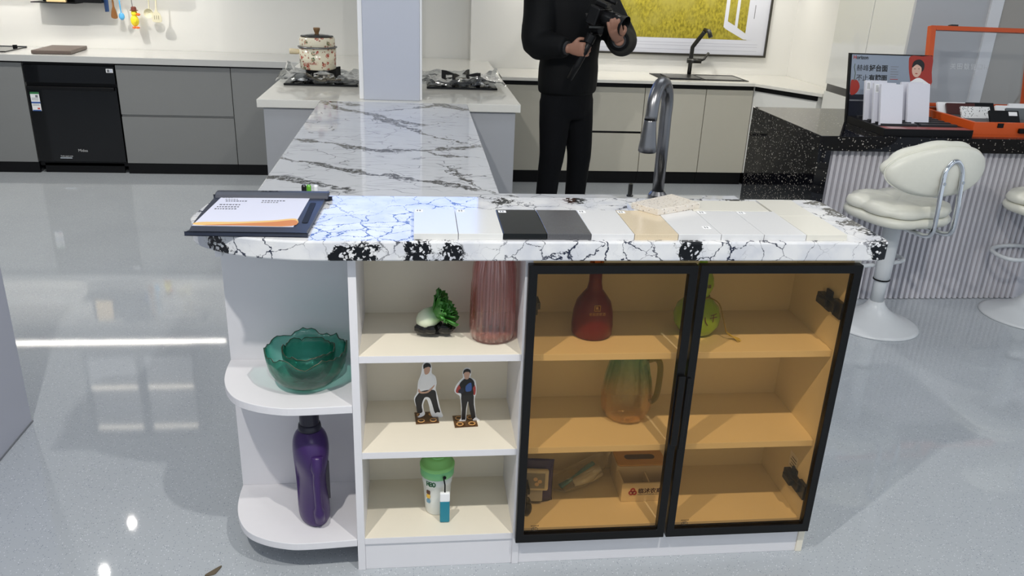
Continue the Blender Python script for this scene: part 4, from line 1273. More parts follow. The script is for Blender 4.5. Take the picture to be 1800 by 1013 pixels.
standee('acrylic standee of a figure in a black t-shirt with red sleeves', (0.126, 1.890, 0.3632), math.radians(4), o2, [
    ('printed_trousers', s3([(-12, 84), (6, 86), (22, 84), (24, 50), (30, 8), (20, 4), (12, 36), (7, 62), (2, 36), (0, 0), (-10, 0), (-10, 40)]), 'trouser_print'),
    ('printed_shoes', s3([(-20, -6), (-10, 2), (0, 2), (0, -6)]), 'print_white'),
    ('printed_shoes', s3([(22, 0), (28, 8), (34, 6), (40, -4), (28, -4)]), 'print_white'),
    ('printed_sleeve', s3([(-18, 118), (-27, 102), (-26, 92), (-16, 92), (-12, 106)]), 'redsleeve'),
    ('printed_sleeve', s3([(22, 118), (28, 104), (27, 84), (22, 84), (20, 104)]), 'redsleeve'),
    ('printed_shirt', s3([(-12, 84), (-14, 104), (-18, 118), (-10, 130), (0, 136), (12, 136), (22, 126), (24, 112), (20, 104), (22, 84), (6, 82)]), 'print_black'),
    ('printed_picture', s3([(0, 96), (0, 112), (12, 122), (16, 116), (16, 98), (8, 94)]), 'bluepic'),
    ('printed_bag', s3([(-20, 100), (-8, 108), (-4, 98), (-10, 90), (-20, 92)]), pm('printed_navy', (30, 34, 52), 0.5)),
    ('printed_face', s3([(-5, 142), (-6, 154), (2, 160), (10, 155), (9, 143), (6, 134), (-2, 134)]), 'skin_print'),
    ('printed_hair', s3([(-8, 150), (-7, 161), (2, 166), (12, 161), (12, 150), (8, 156), (-3, 156)]), 'print_black')])

# green lidded cup
t = thing('travel_cup', 'white travel cup with a light green lid on the bottom open shelf', 'cup', (0.052, 1.868, 0.1025))
obj('body', lathe(nb(), [(0.0, 0.0), (0.030, 0.0), (0.032, 0.003), (0.036, 0.05), (0.0385, 0.092), (0.040, 0.094), (0.0425, 0.122)], 36), pm('cup_white', (228, 230, 224), 0.35), t, smooth=True, local=True)
GR = pm('green_plastic', (136, 202, 118), 0.4)
GR2 = pm('teal_green_band', (124, 196, 132), 0.4)
obj('band', lathe(nb(), [(0.0428, 0.118), (0.0452, 0.120), (0.0458, 0.142), (0.044, 0.143)], 36), GR2, t, smooth=True, local=True)
lid = obj('lid', lathe(nb(), [(0.0455, 0.142), (0.047, 0.144), (0.0468, 0.150), (0.043, 0.153), (0.040, 0.153), (0.033, 0.168), (0.026, 0.172), (0.0, 0.172)], 36), GR, t, smooth=True, local=True)
obj('sip_ridge', prism(nb(), smooth_pts([(-0.016, -0.014), (0.0, -0.024), (0.018, -0.016), (0.014, 0.010), (-0.012, 0.012)], 4), 0.170, 0.177), GR, lid, local=True, bevel=0.002)
obj('plug', B(-0.018, -0.004, 0.174, -0.008, 0.008, 0.184), pm('yellow_plug', (236, 208, 40), 0.4), lid, local=True, bevel=0.002)
tagm = obj('strap', B(0.006, -0.064, 0.0005, 0.032, -0.055, 0.068), pm('teal_strap', (30, 128, 148), 0.5), t, local=True, bevel=0.003)
obj('strap_end', B(0.0055, -0.064, 0.066, 0.0325, -0.053, 0.094), 'print_white', tagm, local=True, bevel=0.003)
obj('cord', tube(nb(), [(0.019, -0.058, 0.093), (0.019, -0.056, 0.115), (0.016, -0.048, 0.130)], 0.0022, 6), 'black', tagm, local=True)
obj('cord_knot', ell(nb(), (0.018, -0.049, 0.133), 0.005, 0.004, 0.005, 8, 6), 'black', tagm, local=True)
GT = pm('green_letter', (30, 96, 56), 0.5)
for ch, a in (('R', -128), ('B', -116), ('0', -104)):
    aa = math.radians(a)
    text('lettering', ch, 0.021, (0.0412 * math.cos(aa), 0.0412 * math.sin(aa), 0.104), (-math.sin(aa), math.cos(aa), 0), (0.0, 0, 1), GT, t, local=True, bold=0.0006)
for (z, c) in ((0.075, (96, 60, 40)), (0.062, (226, 180, 70)), (0.047, (110, 150, 170))):
    aa = math.radians(-130)
    r = 0.0372 + 0.0 * z
    obj('printed_motif', plate(rrect(-0.006, -0.006, 0.006, 0.006, 0.003, 3), (r * math.cos(aa), r * math.sin(aa), z), (-math.sin(aa), math.cos(aa), 0), (0, 0, 1), 0, 0.0012), pm('motif', c, 0.5), t, local=True)

# ---------------- behind the glass
t = thing('red_bottle', 'dark red bell shaped bottle with copper stopper behind the glass door', 'bottle', (0.450, 1.888, 0.6205))
obj('body', lathe(nb(), [(0.0, 0.0), (0.046, 0.0), (0.052, 0.006), (0.0535, 0.03), (0.051, 0.065), (0.044, 0.092), (0.030, 0.112), (0.020, 0.126), (0.0165, 0.145), (0.0155, 0.19)], 40), pm('red_glaze', (104, 14, 14), 0.35, 0.1), t, smooth=True, local=True)
obj('stopper', lathe(nb(), [(0.016, 0.19), (0.018, 0.192), (0.018, 0.218), (0.013, 0.222), (0.013, 0.238), (0.017, 0.243), (0.014, 0.249), (0, 0.249)], 24), pm('copper', (176, 96, 48), 0.2, 0.9), t, smooth=False, local=True)
gy = -0.0485
sq_ = nb()
for (a, b, c, d) in ((-0.008, 0.082, 0.008, 0.0835), (-0.008, 0.0965, 0.008, 0.098), (-0.008, 0.082, -0.0065, 0.098), (0.0065, 0.082, 0.008, 0.098), (-0.004, 0.086, 0.004, 0.0875), (-0.004, 0.089, 0.002, 0.094)):
    box(sq_, a, gy + 0.0006, b, c, gy + 0.004, d)
em = obj('gold_emblem', sq_, 'print_gold', t, local=True)
text('lettering', '老窖原浆酒', 0.0085, (0.0, -0.0503, 0.075), (1, 0, 0), (0, 0.15, 1), 'print_gold', t, local=True)

t = thing('gourd_bottle', 'green gourd shaped bottle with a gold tassel behind the glass door', 'bottle', (0.730, 1.892, 0.6205))
obj('body', lathe(nb(), [(0.0, 0.0), (0.030, 0.0), (0.045, 0.008), (0.058, 0.028), (0.061, 0.05), (0.054, 0.075), (0.038, 0.092), (0.026, 0.102), (0.024, 0.108), (0.028, 0.118), (0.0335, 0.135), (0.031, 0.155), (0.022, 0.175), (0.013, 0.19), (0.009, 0.20), (0.009, 0.215)], 40), pm('green_glaze', (146, 190, 62), 0.22, var=0.05, scale=18), t, smooth=True, local=True)
obj('stopper', lathe(nb(), [(0.011, 0.214), (0.013, 0.218), (0.013, 0.230), (0.008, 0.236), (0, 0.238)], 20), pm('green_stopper', (166, 206, 96), 0.3), t, smooth=True, local=True)
cord = obj('cord', tube(nb(), [(0.026 * math.cos(a * PI / 12), 0.026 * math.sin(a * PI / 12), 0.105) for a in range(24)], 0.002, 5, closed=True), M.setdefault('cordgold', pm('gold_cord', (150, 132, 60), 0.6)), t, smooth=True, local=True)
bm = nb()
tube(bm, smooth_pts([(0.020, -0.016, 0.106), (0.045, -0.028, 0.092), (0.055, -0.040, 0.06), (0.066, -0.05, 0.020)], 4, closed=False), 0.0018, 5)
obj('hanging_cord', bm, 'cordgold', cord, local=True)
bm = nb()
for i in range(14):
    a = (i - 6.5) / 6.5
    tube(bm, [(0.066, -0.050, 0.022), (0.078 + 0.004 * a, -0.056 - 0.004 * a, 0.012), (0.098 + 0.010 * random.random() - 0.006 * abs(a), -0.060 - 0.012 * a, 0.0015 + 0.002 * random.random())], 0.0011, 4)
obj('tassel', bm, pm('tassel_gold', (190, 176, 84), 0.6), cord, local=True)
for ch, x, z, s in (('八', -0.004, 0.055, 0.028), ('千', 0.024, 0.062, 0.026), ('福', 0.012, 0.140, 0.011), ('禄', 0.001, 0.140, 0.011)):
    rr = 0.0620 if z < 0.1 else 0.0345
    aa = -PI / 2 + x / rr
    text('lettering', ch, s, (rr * math.cos(aa), rr * math.sin(aa), z), (-math.sin(aa), math.cos(aa), 0), (0, 0.0, 1), pm('brown_ink', (92, 44, 28), 0.5), t, local=True)

t = thing('glass_jug', 'ribbed glass jug shading from teal to peach behind the glass door', 'jug', (0.572, 1.925, 0.3535))
JG = clear('ombre_glass', (255, 250, 243), 0.05, 1.3, rgb2=(222, 243, 239), z0=0.05, z1=0.17, bump=0.6, bscale=45, thick=True)
obj('glass', lathe(nb(), [(0.0, 0.003), (0.046, 0.003), (0.060, 0.012), (0.067, 0.035), (0.0675, 0.07), (0.062, 0.115), (0.054, 0.15), (0.049, 0.175), (0.050, 0.19), (0.053, 0.20)], 72, mod=lambda r, z, a, k: (r * (1 + 0.02 * math.cos(a * 16)), z), cap=False), JG, t, smooth=True, local=True, solid=0.004)
obj('handle', tube(nb(), smooth_pts([(0.046, -0.010, 0.172), (0.070, -0.014, 0.178), (0.082, -0.016, 0.155), (0.083, -0.016, 0.10), (0.078, -0.015, 0.06), (0.064, -0.012, 0.045)], 5, closed=False), 0.0085, 12), clear('olive_glass', (196, 196, 96), 0.05, 1.2), t, smooth=True, local=True)

t = thing('wet_wipes_pack', 'blue and grey pack of wet wipes behind the left glass door', 'wipes pack', (0.325, 1.895, 0.1025), math.radians(-6))
bm = nb()
sweep(bm, [((0, 0, 0.0), (0.052, 0, 0), (0, 0.002, 0)), ((0, 0, 0.008), (0.051, 0, 0), (0, 0.020, 0)), ((0, 0, 0.05), (0.050, 0, 0), (0, 0.028, 0)), ((0, 0, 0.10), (0.050, 0, 0), (0, 0.022, 0)), ((0, 0, 0.128), (0.051, 0, 0), (0, 0.004, 0)), ((0, 0, 0.134), (0.052, 0, 0), (0, 0.0015, 0))], 20)
pk = obj('pouch', bm, pm('blue_film', (52, 50, 120), 0.25, var=0.1, scale=20), t, smooth=True, local=True)
obj('grey_panel', B(-0.046, -0.029, 0.012, 0.022, -0.022, 0.055), pm('grey_film', (170, 174, 186), 0.3), pk, local=True, bevel=0.003)
fl = obj('flip_lid', B(-0.044, -0.036, 0.052, 0.036, -0.020, 0.118), pm('lid_white', (214, 212, 206), 0.35), t, local=True, bevel=0.006, seg=3)
obj('lid_panel', B(-0.036, -0.0375, 0.062, 0.026, -0.036, 0.110), pm('lid_grey', (150, 152, 156), 0.35), fl, local=True, bevel=0.0005)
for (x, z) in ((0.0, 0.092), (0.012, 0.085), (0.004, 0.076)):
    obj('printed_fruit', plate(circ(x, z, 0.006, 12), (0, -0.0375, 0), (1, 0, 0), (0, 0, 1), 0, 0.0006), pm('peach_print', (226, 200, 176), 0.4), fl, local=True)
t = thing('metal_clip', 'small dark metal trinket in front of the wipes pack', 'trinket', (0.296, 1.825, 0.1025))
bm = nb()
ell(bm, (0, 0, 0.022), 0.014, 0.014, 0.022, 12, 8)
obj('body', bm, 'gunmetal', t, smooth=True, local=True)
obj('cap', lathe(nb(), [(0.009, 0.04), (0.010, 0.046), (0.005, 0.056), (0, 0.058)], 14), 'gunmetal', t, smooth=True, local=True)

# brush in a clear bag
M['film'] = clear('crinkled_film', (244, 244, 242), 0.10, 3.0, bump=1.0, bscale=70)


def crumple(bm, amp, sc, seed):
    for v in bm.verts:
        v.co += Vector(noise.noise_vector(v.co * sc + Vector((seed, 0, 0)))) * amp


t = thing('wrapped_brush', 'blue handled white brush in a clear plastic bag behind the glass door', 'brush', (0.462, 1.958, 0.1025), math.radians(20))
bm = nb()
sweep(bm, [((-0.085, 0, 0.012), (0, 0.010, 0), (0, 0, 0.004)), ((-0.07, 0, 0.018), (0, 0.034, 0), (0, 0, 0.016)), ((-0.03, 0, 0.024), (0, 0.040, 0), (0, 0, 0.021)), ((0.03, 0, 0.036), (0, 0.042, 0), (0, 0, 0.030)), ((0.065, 0, 0.05), (0, 0.034, 0), (0, 0, 0.032)), ((0.095, 0, 0.086), (0, 0.016, 0), (0, 0, 0.012)), ((0.115, 0, 0.110), (0, 0.006, 0), (0, 0, 0.003))], 26)
bmesh.ops.subdivide_edges(bm, edges=bm.edges, cuts=1)
crumple(bm, 0.010, 30, 2)
for v in bm.verts:
    v.co.z = max(v.co.z, 0.0006)
obj('bag', bm, 'film', t, smooth=False, local=True)
obj('handle', tube(nb(), [(-0.06, -0.004, 0.012), (-0.02, -0.002, 0.026), (0.03, 0.004, 0.046), (0.055, 0.006, 0.056)], [0.010, 0.006, 0.009, 0.008], 10, flat=0.6), pm('sky_blue_plastic', (96, 168, 196), 0.35), t, smooth=True, local=True)
obj('bristles', tube(nb(), [(-0.02, -0.010, 0.018), (0.03, -0.010, 0.027), (0.066, -0.008, 0.038)], [0.012, 0.020, 0.021], 14), pm('white_bristle', (224, 222, 216), 0.8, var=0.1, scale=300), t, smooth=True, local=True)

# tissue box
t = thing('tissue_box', 'cream tissue box with bamboo lid and front tray behind the glass door', 'tissue box', (0.645, 1.945, 0.1025))
M['boxcream'] = pm('cream_plastic', (222, 210, 190), 0.4)
b = obj('back_box', prism(nb(), rrect(-0.075, -0.012, 0.075, 0.070, 0.012), 0.0, 0.072), 'boxcream', t, local=True, bevel=0.001)
lid = obj('bamboo_lid', prism(nb(), rrect(-0.072, -0.010, 0.072, 0.068, 0.012), 0.072, 0.077), wood('bamboo', (228, 188, 124), (208, 162, 96), 16, (2, 20, 20)), t, local=True, bevel=0.001)
obj('tissue_slot', prism(nb(), rrect(-0.045, 0.018, 0.045, 0.042, 0.0118), 0.077, 0.0775), pm('slot_shade', (96, 84, 66), 0.6), lid, local=True)
for (a, bb_, c, d) in ((-0.075, -0.078, 0.075, -0.072), (-0.075, -0.072, -0.069, -0.012), (0.069, -0.072, 0.075, -0.012), (0.004, -0.072, 0.008, -0.012)):
    obj('tray_wall', B(a, bb_, 0.0, c, d, 0.060 if a != 0.004 else 0.056), 'boxcream', t, local=True, bevel=0.001)
obj('tray_floor', B(-0.069, -0.072, 0.0, 0.069, -0.012, 0.006), 'boxcream', t, local=True)
lo = nb()
for k in range(3):
    a = PI / 2 + k * 2 * PI / 3
    tube(lo, [(-0.043 + 0.0055 * math.cos(a) + 0.0055 * math.cos(q * PI / 8), -0.0785, 0.033 + 0.0055 * math.sin(a) + 0.0055 * math.sin(q * PI / 8)) for q in range(16)], 0.0021, 5, closed=True)
obj('logo', lo, pm('bank_red', (150, 30, 34), 0.4), t, local=True)
text('lettering', '临沭农商银行', 0.0175, (-0.028, -0.0785, 0.0345), (1, 0, 0), (0, 0, 1), pm('bank_brown', (70, 44, 34), 0.4), t, local=True, align='LEFT', bold=0.0004)
text('lettering', 'RURAL COMMERCIAL BANK', 0.0052, (-0.028, -0.0785, 0.0235), (1, 0, 0), (0, 0, 1), M['bank'] if 'bank' in M else 'print_grey', t, local=True, align='LEFT')

# ================================================================== HOBS, POT
M['iron'] = pm('cast_iron', (14, 14, 17), 0.5)


def hob(x0, x1, label, wlabel, seed):
    y0, y1, z = 4.86, 5.30, 0.82
    cx, cy = (x0 + x1) / 2, (y0 + y1) / 2 - 0.05
    t = thing('gas_hob', label, 'gas hob', (cx, cy, z), 0, 'gas hobs')
    obj('glass_plate', B(x0, y0, z, x1, y1, z + 0.012), 'blackgloss', t, bevel=0.003)
    bn = obj('burner', lathe(nb(), [(0.060, 0.0), (0.062, 0.012), (0.050, 0.020), (0.040, 0.022), (0.036, 0.034), (0.0, 0.036)], 28, (cx, cy, z + 0.012)), M.setdefault('burner', pm('aluminium', (150, 148, 140), 0.3, 0.8)), t, smooth=False)
    for k in range(4):
        a = PI / 4 + k * PI / 2 + 0.35 * seed
        u = Vector((math.cos(a), math.sin(a), 0))
        w = Vector((-u.y, u.x, 0))
        pr = [(0.03, 0.052), (0.095, 0.070), (0.125, 0.072), (0.125, 0.0), (0.100, 0.0), (0.100, 0.045), (0.060, 0.047)]
        obj('pan_support', prism(nb(), pr, -0.006, 0.006, lambda p, q, s: tuple(Vector((cx, cy, z + 0.012)) + u * p + w * s + Vector((0, 0, q)))), 'iron', t, bevel=0.001)
    obj('support_ring', tube(nb(), [(cx + 0.112 * math.cos(a * PI / 16), cy + 0.112 * math.sin(a * PI / 16), z + 0.030) for a in range(32)], 0.006, 6, closed=True), 'iron', t)
    # plastic film still wrapped around the hob
    bm = nb()
    n = 26
    g = {}
    for i in range(n + 1):
        for j in range(n + 1):
            fx_, fy = i / n, j / n
            x = x0 - 0.045 + (x1 - x0 + 0.09) * fx_
            y = y0 - 0.03 + (y1 - y0 + 0.06) * fy
            ed = min(fx_, 1 - fx_, fy, 1 - fy) * 2
            h = 0.016 + 0.030 * abs(noise.noise((x * 9 + seed, y * 9, 0))) + 0.03 * abs(noise.noise((x * 22, y * 22, seed)))
            if ed < 0.16:
                h += 0.07 * max(0, noise.noise((x * 7, y * 7, seed + 4)))
            r = math.hypot(x - cx, y - cy)
            h = h * min(1.0, 0.25 + (r / 0.16) ** 2)
            if ed == 0:
                h *= 0.35
            g[i, j] = bm.verts.new((x + 0.012 * noise.noise((y * 15, x * 3, seed)), y, z + 0.0125 + h * 1.05))
    for i in range(n):
        for j in range(n):
            bm.faces.new((g[i, j], g[i + 1, j], g[i + 1, j + 1], g[i, j + 1]))
    tag(obj('plastic_wrap', bm, M.setdefault('wrap', clear('wrap_film', (232, 234, 234), 0.10, 3.0, bump=1.0, bscale=30)), smooth=True), wlabel, 'plastic film', 'hob wrapping films')
    return cx, cy


c1 = hob(-0.755, -0.335, 'black gas hob under the patterned pot left of the column', 'crumpled clear film over the gas hob under the pot', 0.0)
c2 = hob(0.060, 0.475, 'black gas hob with an empty pan support right of the column', 'crumpled clear film over the empty gas hob', 1.0)


def pot_mat():
    n = NT('patterned_enamel')
    p = n.obj()
    c = lin((232, 224, 200))
    for sc, lo, th, cols in ((34.0, 0.50, 0.50, ((176, 70, 58), (96, 118, 84))), (62.0, 0.42, 0.66, ((110, 60, 50), (150, 60, 56)))):
        d = n.vmath('ADD', p, n.vmath('MULTIPLY', n.noise(p, 70, 2).outputs['Color'], (0.012, 0.012, 0.012)))
        v = n.n('ShaderNodeTexVoronoi', {'Vector': d, 'Scale': sc, 'Randomness': 0.8})
        r = n.n('ShaderNodeSeparateColor', {0: v.outputs['Color']})
        f = n.math('MULTIPLY', n.math('SUBTRACT', 1.0, n.step(v.outputs['Distance'], lo * 0.75, lo)), n.step(r.outputs[0], th, th + 0.02))
        k = n.mix(n.step(r.outputs[1], 0.60, 0.62), lin(cols[0]), lin(cols[1]))
        k = n.mix(n.step(n.noise(p, 160, 1).outputs['Fac'], 0.5, 0.55), k, lin((214, 176, 150)))
        c = n.mix(f, c, k)
    n.base(c, 0.2)
    return n.m


px, py, pz = c1[0] - 0.022, c1[1] - 0.06, 0.905
t = thing('steamer_pot', 'cream enamel pot with red cake pattern and wooden knob on the left hob', 'pot', (px, py, pz))
PM = pot_mat()
obj('pot_body', lathe(nb(), [(0.0, 0.0), (0.095, 0.0), (0.102, 0.006), (0.104, 0.055), (0.105, 0.058), (0.1045, 0.061), (0.105, 0.120)], 44), PM, t, smooth=True, local=True)
obj('rim', lathe(nb(), [(0.105, 0.118), (0.112, 0.121), (0.112, 0.126), (0.103, 0.128)], 44), 'steel', t, smooth=True, local=True)
obj('steamer_tier', lathe(nb(), [(0.100, 0.127), (0.101, 0.13), (0.1005, 0.165), (0.097, 0.176), (0.088, 0.180)], 44), PM, t, smooth=True, local=True)
lid = obj('lid', lathe(nb(), [(0.090, 0.179), (0.089, 0.184), (0.06, 0.192), (0.02, 0.196), (0.0, 0.196)], 40), clear('lid_glass', (170, 172, 172), 0.04, 1.4), t, smooth=True, local=True)
obj('lid_rim', lathe(nb(), [(0.088, 0.178), (0.093, 0.180), (0.092, 0.185), (0.086, 0.186)], 40), 'gunmetal', lid, smooth=True, local=True)
obj('knob', lathe(nb(), [(0.011, 0.195), (0.012, 0.200), (0.019, 0.218), (0.0195, 0.226), (0.017, 0.229), (0, 0.229)], 20), wood('knob_wood', (150, 116, 78), (124, 92, 58), 30), lid, smooth=False, local=True)
obj('handle', tube(nb(), [(-0.100, -0.01, 0.095), (-0.112, -0.012, 0.095), (-0.150, -0.015, 0.096), (-0.158, -0.016, 0.096)], [0.012, 0.015, 0.0165, 0.014], 14), wood('handle_wood', (226, 212, 180), (210, 194, 158), 30), t, smooth=True, local=True)
text('lettering', 'cupcake', 0.022, (-0.03, -0.1045, 0.040), (1, -0.28, 0), (0, 0, 1), 'print_red', t, local=True)

# screen on the column, above the picture; its glow shows in the bar top
t = thing('wall_screen', 'bright blue flat screen hung on the front of the column', 'screen', (-0.13, 4.37, 1.44))
obj('housing', B(-0.61, 4.345, 1.44, 0.35, 4.400, 2.00), 'black', t, bevel=0.004)
obj('display', B(-0.595, 4.3435, 1.455, 0.335, 4.345, 1.985), emis('screen_glow', (120, 165, 255), 2.2), t)

# ================================================================== BACK WALL ITEMS, LEFT
tag(obj('cutting_board', prism(nb(), [(-2.61, 6.065), (-2.36, 6.085), (-2.385, 6.46), (-2.62, 6.44)], 0.8215, 0.846), wood('dark_board', (112, 98, 90), (84, 72, 66), 10), bevel=0.004), 'flat dark wooden board on the worktop above the oven', 'board')
t = thing('induction_hob', 'black glass hob let into the worktop at the far left', 'hob', (-3.1, 6.28, 0.82))
obj('glass', B(-3.5, 6.12, 0.82, -2.80, 6.44, 0.828), 'blackgloss', t, bevel=0.002)
obj('edge_frame', B(-3.505, 6.44, 0.82, -2.795, 6.45, 0.832), 'steel', t)
obj('knob', lathe(nb(), [(0.015, 0), (0.015, 0.014), (0, 0.014)], 14, (-2.86, 6.41, 0.828)), 'black', t)
t = thing('wall_rack', 'black wall ledge at the top left above the oven', 'wall rack', (-2.53, 6.48, 1.13))
obj('ledge', B(-2.70, 6.40, 1.136, -2.40, 6.548, 1.142), 'black', t)
obj('back_plate', B(-2.67, 6.535, 1.142, -2.40, 6.548, 1.36), 'black', t)
tag(obj('recipe_book', B(-2.605, 6.43, 1.1425, -2.475, 6.455, 1.33), pm('book_cream', (226, 200, 150), 0.5), bevel=0.002), 'cream book standing on the black wall ledge', 'book')
t = thing('hanging_rail', 'black wall rail from which the kitchen tools hang', 'rail', (-2.1, 6.5, 1.2))
obj('panel', B(-2.40, 6.40, 1.146, -2.225, 6.548, 1.34), 'black', t)
obj('bar', tube(nb(), [(-2.23, 6.455, 1.34), (-1.75, 6.455, 1.34)], 0.006, 8), 'black', t)
for x in (-2.2, -1.77):
    obj('bracket', B(x - 0.008, 6.455, 1.332, x + 0.008, 6.548, 1.348), 'black', t)
YH = 6.465
O, U, V = (0, YH, 0), (1, 0, 0), (0, 0, 1)


def hanging(name, label, cat, x, parts):
    t = thing(name, label, cat, (x, YH, 1.06), 0, 'tools hanging on the rail')
    obj('hook', tube(nb(), [(x, YH, 1.30), (x, YH, 1.328), (x, 6.448, 1.350), (x, 6.455, 1.352), (x, 6.464, 1.344)], 0.002, 6), 'steel', t)
    for (nm, bm, mt) in parts:
        obj(nm, bm, mt, t, smooth=False, bevel=0.001)


BL = pm('blue_plastic', (92, 172, 222), 0.25)
NV = pm('navy_sleeve', (40, 66, 110), 0.4)
CR = pm('beige_silicone', (218, 212, 184), 0.5)
WD = wood('brown_wood', (146, 98, 48), (118, 74, 34), 14, (10, 10, 1))
hanging('knife_sheath', 'dark blue flat knife sleeve hanging left of the wooden spatula', 'knife', -2.212, [('sleeve', plate([(-2.226, 1.085), (-2.199, 1.087), (-2.196, 1.20), (-2.228, 1.20)], O, U, V, -0.004, 0.004), NV), ('grip', plate([(-2.222, 1.20), (-2.204, 1.20), (-2.206, 1.30), (-2.220, 1.30)], O, U, V, -0.005, 0.005), 'black')])
hanging('wooden_spatula', 'brown wooden spatula hanging on the wall rail', 'spatula', -2.166, [('blade', plate(smooth_pts([(-2.187, 1.046), (-2.148, 1.043), (-2.150, 1.085), (-2.160, 1.125), (-2.161, 1.16), (-2.172, 1.16), (-2.173, 1.125), (-2.185, 1.085)], 3), O, U, V, -0.004, 0.004), WD), ('handle', plate([(-2.172, 1.155), (-2.161, 1.155), (-2.160, 1.30), (-2.173, 1.30)], O, U, V, -0.004, 0.004), WD)])
sp = nb()
ell(sp, (-2.117, YH, 1.058), 0.021, 0.010, 0.026, 14, 8)
hanging('blue_spoon', 'light blue plastic spoon hanging on the wall rail', 'spoon', -2.121, [('bowl', sp, BL), ('handle', tube(nb(), [(-2.118, YH, 1.075), (-2.120, YH, 1.13), (-2.123, YH, 1.30)], 0.005, 8), BL)])
ld = nb()
lathe(ld, [(0.0, -0.012), (0.018, -0.010), (0.030, 0.0), (0.034, 0.014), (0.032, 0.014), (0.026, 0.002), (0.0, -0.008)], 20, (0, 0, 0))
bmesh.ops.rotate(ld, verts=ld.verts, cent=(0, 0, 0), matrix=Matrix.Rotation(PI / 2, 3, 'X'))
bmesh.ops.translate(ld, verts=ld.verts, vec=(-1.925, YH, 1.085))
hanging('beige_ladle', 'beige round ladle hanging behind the slotted turner', 'ladle', -1.918, [('bowl', ld, CR), ('handle', tube(nb(), [(-1.922, YH, 1.112), (-1.919, YH, 1.16), (-1.916, YH, 1.30)], 0.005, 8), CR)])
Y2 = YH - 0.03
tn = plate(smooth_pts([(-1.893, 1.030), (-1.838, 1.028), (-1.832, 1.060), (-1.842, 1.088), (-1.855, 1.100), (-1.858, 1.115), (-1.872, 1.115), (-1.876, 1.100), (-1.890, 1.090), (-1.898, 1.062)], 3), (0, Y2, 0), U, V, -0.004, 0.004)
t = thing('slotted_turner', 'beige slotted turner hanging rightmost on the rail', 'turner', (-1.865, Y2, 1.03), 0, 'tools hanging on the rail')
b = obj('blade', tn, CR, t, bevel=0.001)
for x in (-1.880, -1.866, -1.852):
    obj('slot', plate(rrect(x - 0.002, 1.046, x + 0.002, 1.074, 0.0019, 3), (0, Y2, 0), U, V, 0.0039, 0.0045), pm('slot_dark', (140, 134, 110), 0.6), b)
obj('handle', tube(nb(), [(-1.865, Y2, 1.11), (-1.861, Y2, 1.16), (-1.857, Y2, 1.30)], 0.006, 8), CR, t)
obj('hook', tube(nb(), [(-1.857, Y2, 1.30), (-1.857, Y2, 1.335), (-1.857, 6.445, 1.352), (-1.857, 6.462, 1.346)], 0.002, 6), 'steel', t)
# toy duck
t = thing('toy_duck', 'yellow toy duck with a brown hat hanging from the rail', 'toy', (-2.025, YH, 0.98), 0, 'tools hanging on the rail')
DY = pm('duck_yellow', (240, 222, 50), 0.35)
OG = pm('duck_orange', (234, 106, 36), 0.35)
bm = nb()
ell(bm, (-2.030, YH, 1.030), 0.029, 0.026, 0.040, 18, 10)
ell(bm, (-2.028, YH, 1.082), 0.022, 0.021, 0.025, 16, 9)
obj('body', bm, DY, t, smooth=True)
obj('wing', ell(nb(), (-2.022, YH - 0.022, 1.036), 0.013, 0.008, 0.024, 12, 8), DY, t, smooth=True)
bm = nb()
ell(bm, (-1.999, YH - 0.010, 1.075), 0.016, 0.012, 0.010, 12, 7)
obj('beak', bm, OG, t, smooth=True)
for x in (-2.036, -2.012):
    obj('foot', ell(nb(), (x, YH - 0.008, 0.983), 0.015, 0.018, 0.008, 12, 7), OG, t, smooth=True)
obj('eye', ell(nb(), (-2.008, YH - 0.020, 1.090), 0.003, 0.003, 0.004, 8, 6), 'black', t)
obj('hat', lathe(nb(), [(0.028, 0.0), (0.029, 0.004), (0.019, 0.006), (0.018, 0.022), (0.012, 0.028), (0, 0.028)], 20, (-2.028, YH, 1.100)), pm('hat_brown', (112, 58, 46), 0.5), t, smooth=False)
obj('hanging_loop', tube(nb(), [(-2.035, YH, 1.126), (-2.038, YH, 1.20), (-2.035, YH + 0.005, 1.33), (-2.035, 6.452, 1.350), (-2.035, 6.462, 1.344)], 0.0022, 6), 'steel', t)

# ================================================================== PERSON WITH CAMERA
M['skin'] = pm('skin', (150, 108, 88), 0.5, var=0.05, scale=40)
M['jacket'] = pm('black_jacket', (5, 6, 8), 0.7, 0, 0.2, var=0.3, scale=20)
M['jeans'] = pm('dark_jeans', (7, 8, 12), 0.85, 0, 0.2, var=0.3, scale=60)
M['hair'] = pm('black_hair', (14, 12, 12), 0.5)
M['shoe'] = pm('dark_shoes', (22, 22, 24), 0.6)
FX, FY = Vector((0.50, -0.866, 0)), Vector((0.866, 0.50, 0))   # facing direction and the person's left


def limb(bm, pts, rad, n=14, flat=1.0):
    P = smooth_pts(pts, 4, closed=False)
    r = []
    for i in range(len(pts) - 1):
        for s in range(4):
            r.append(rad[i] + (rad[i + 1] - rad[i]) * s / 4)
    r.append(rad[-1])
    tube(bm, P, r, n, flat=flat)


def fuse(o, vox, it=4, fac=0.5):
    m = o.modifiers.new('fuse', 'REMESH')
    m.mode = 'VOXEL'
    m.voxel_size = vox
    m.use_smooth_shade = True
    s = o.modifiers.new('relax', 'SMOOTH')
    s.iterations = it
    s.factor = fac


pc = Vector((0.862, 4.70, 0))
L = lambda f, l, z: tuple(pc + FX * f + FY * l + Vector((0, 0, z)))
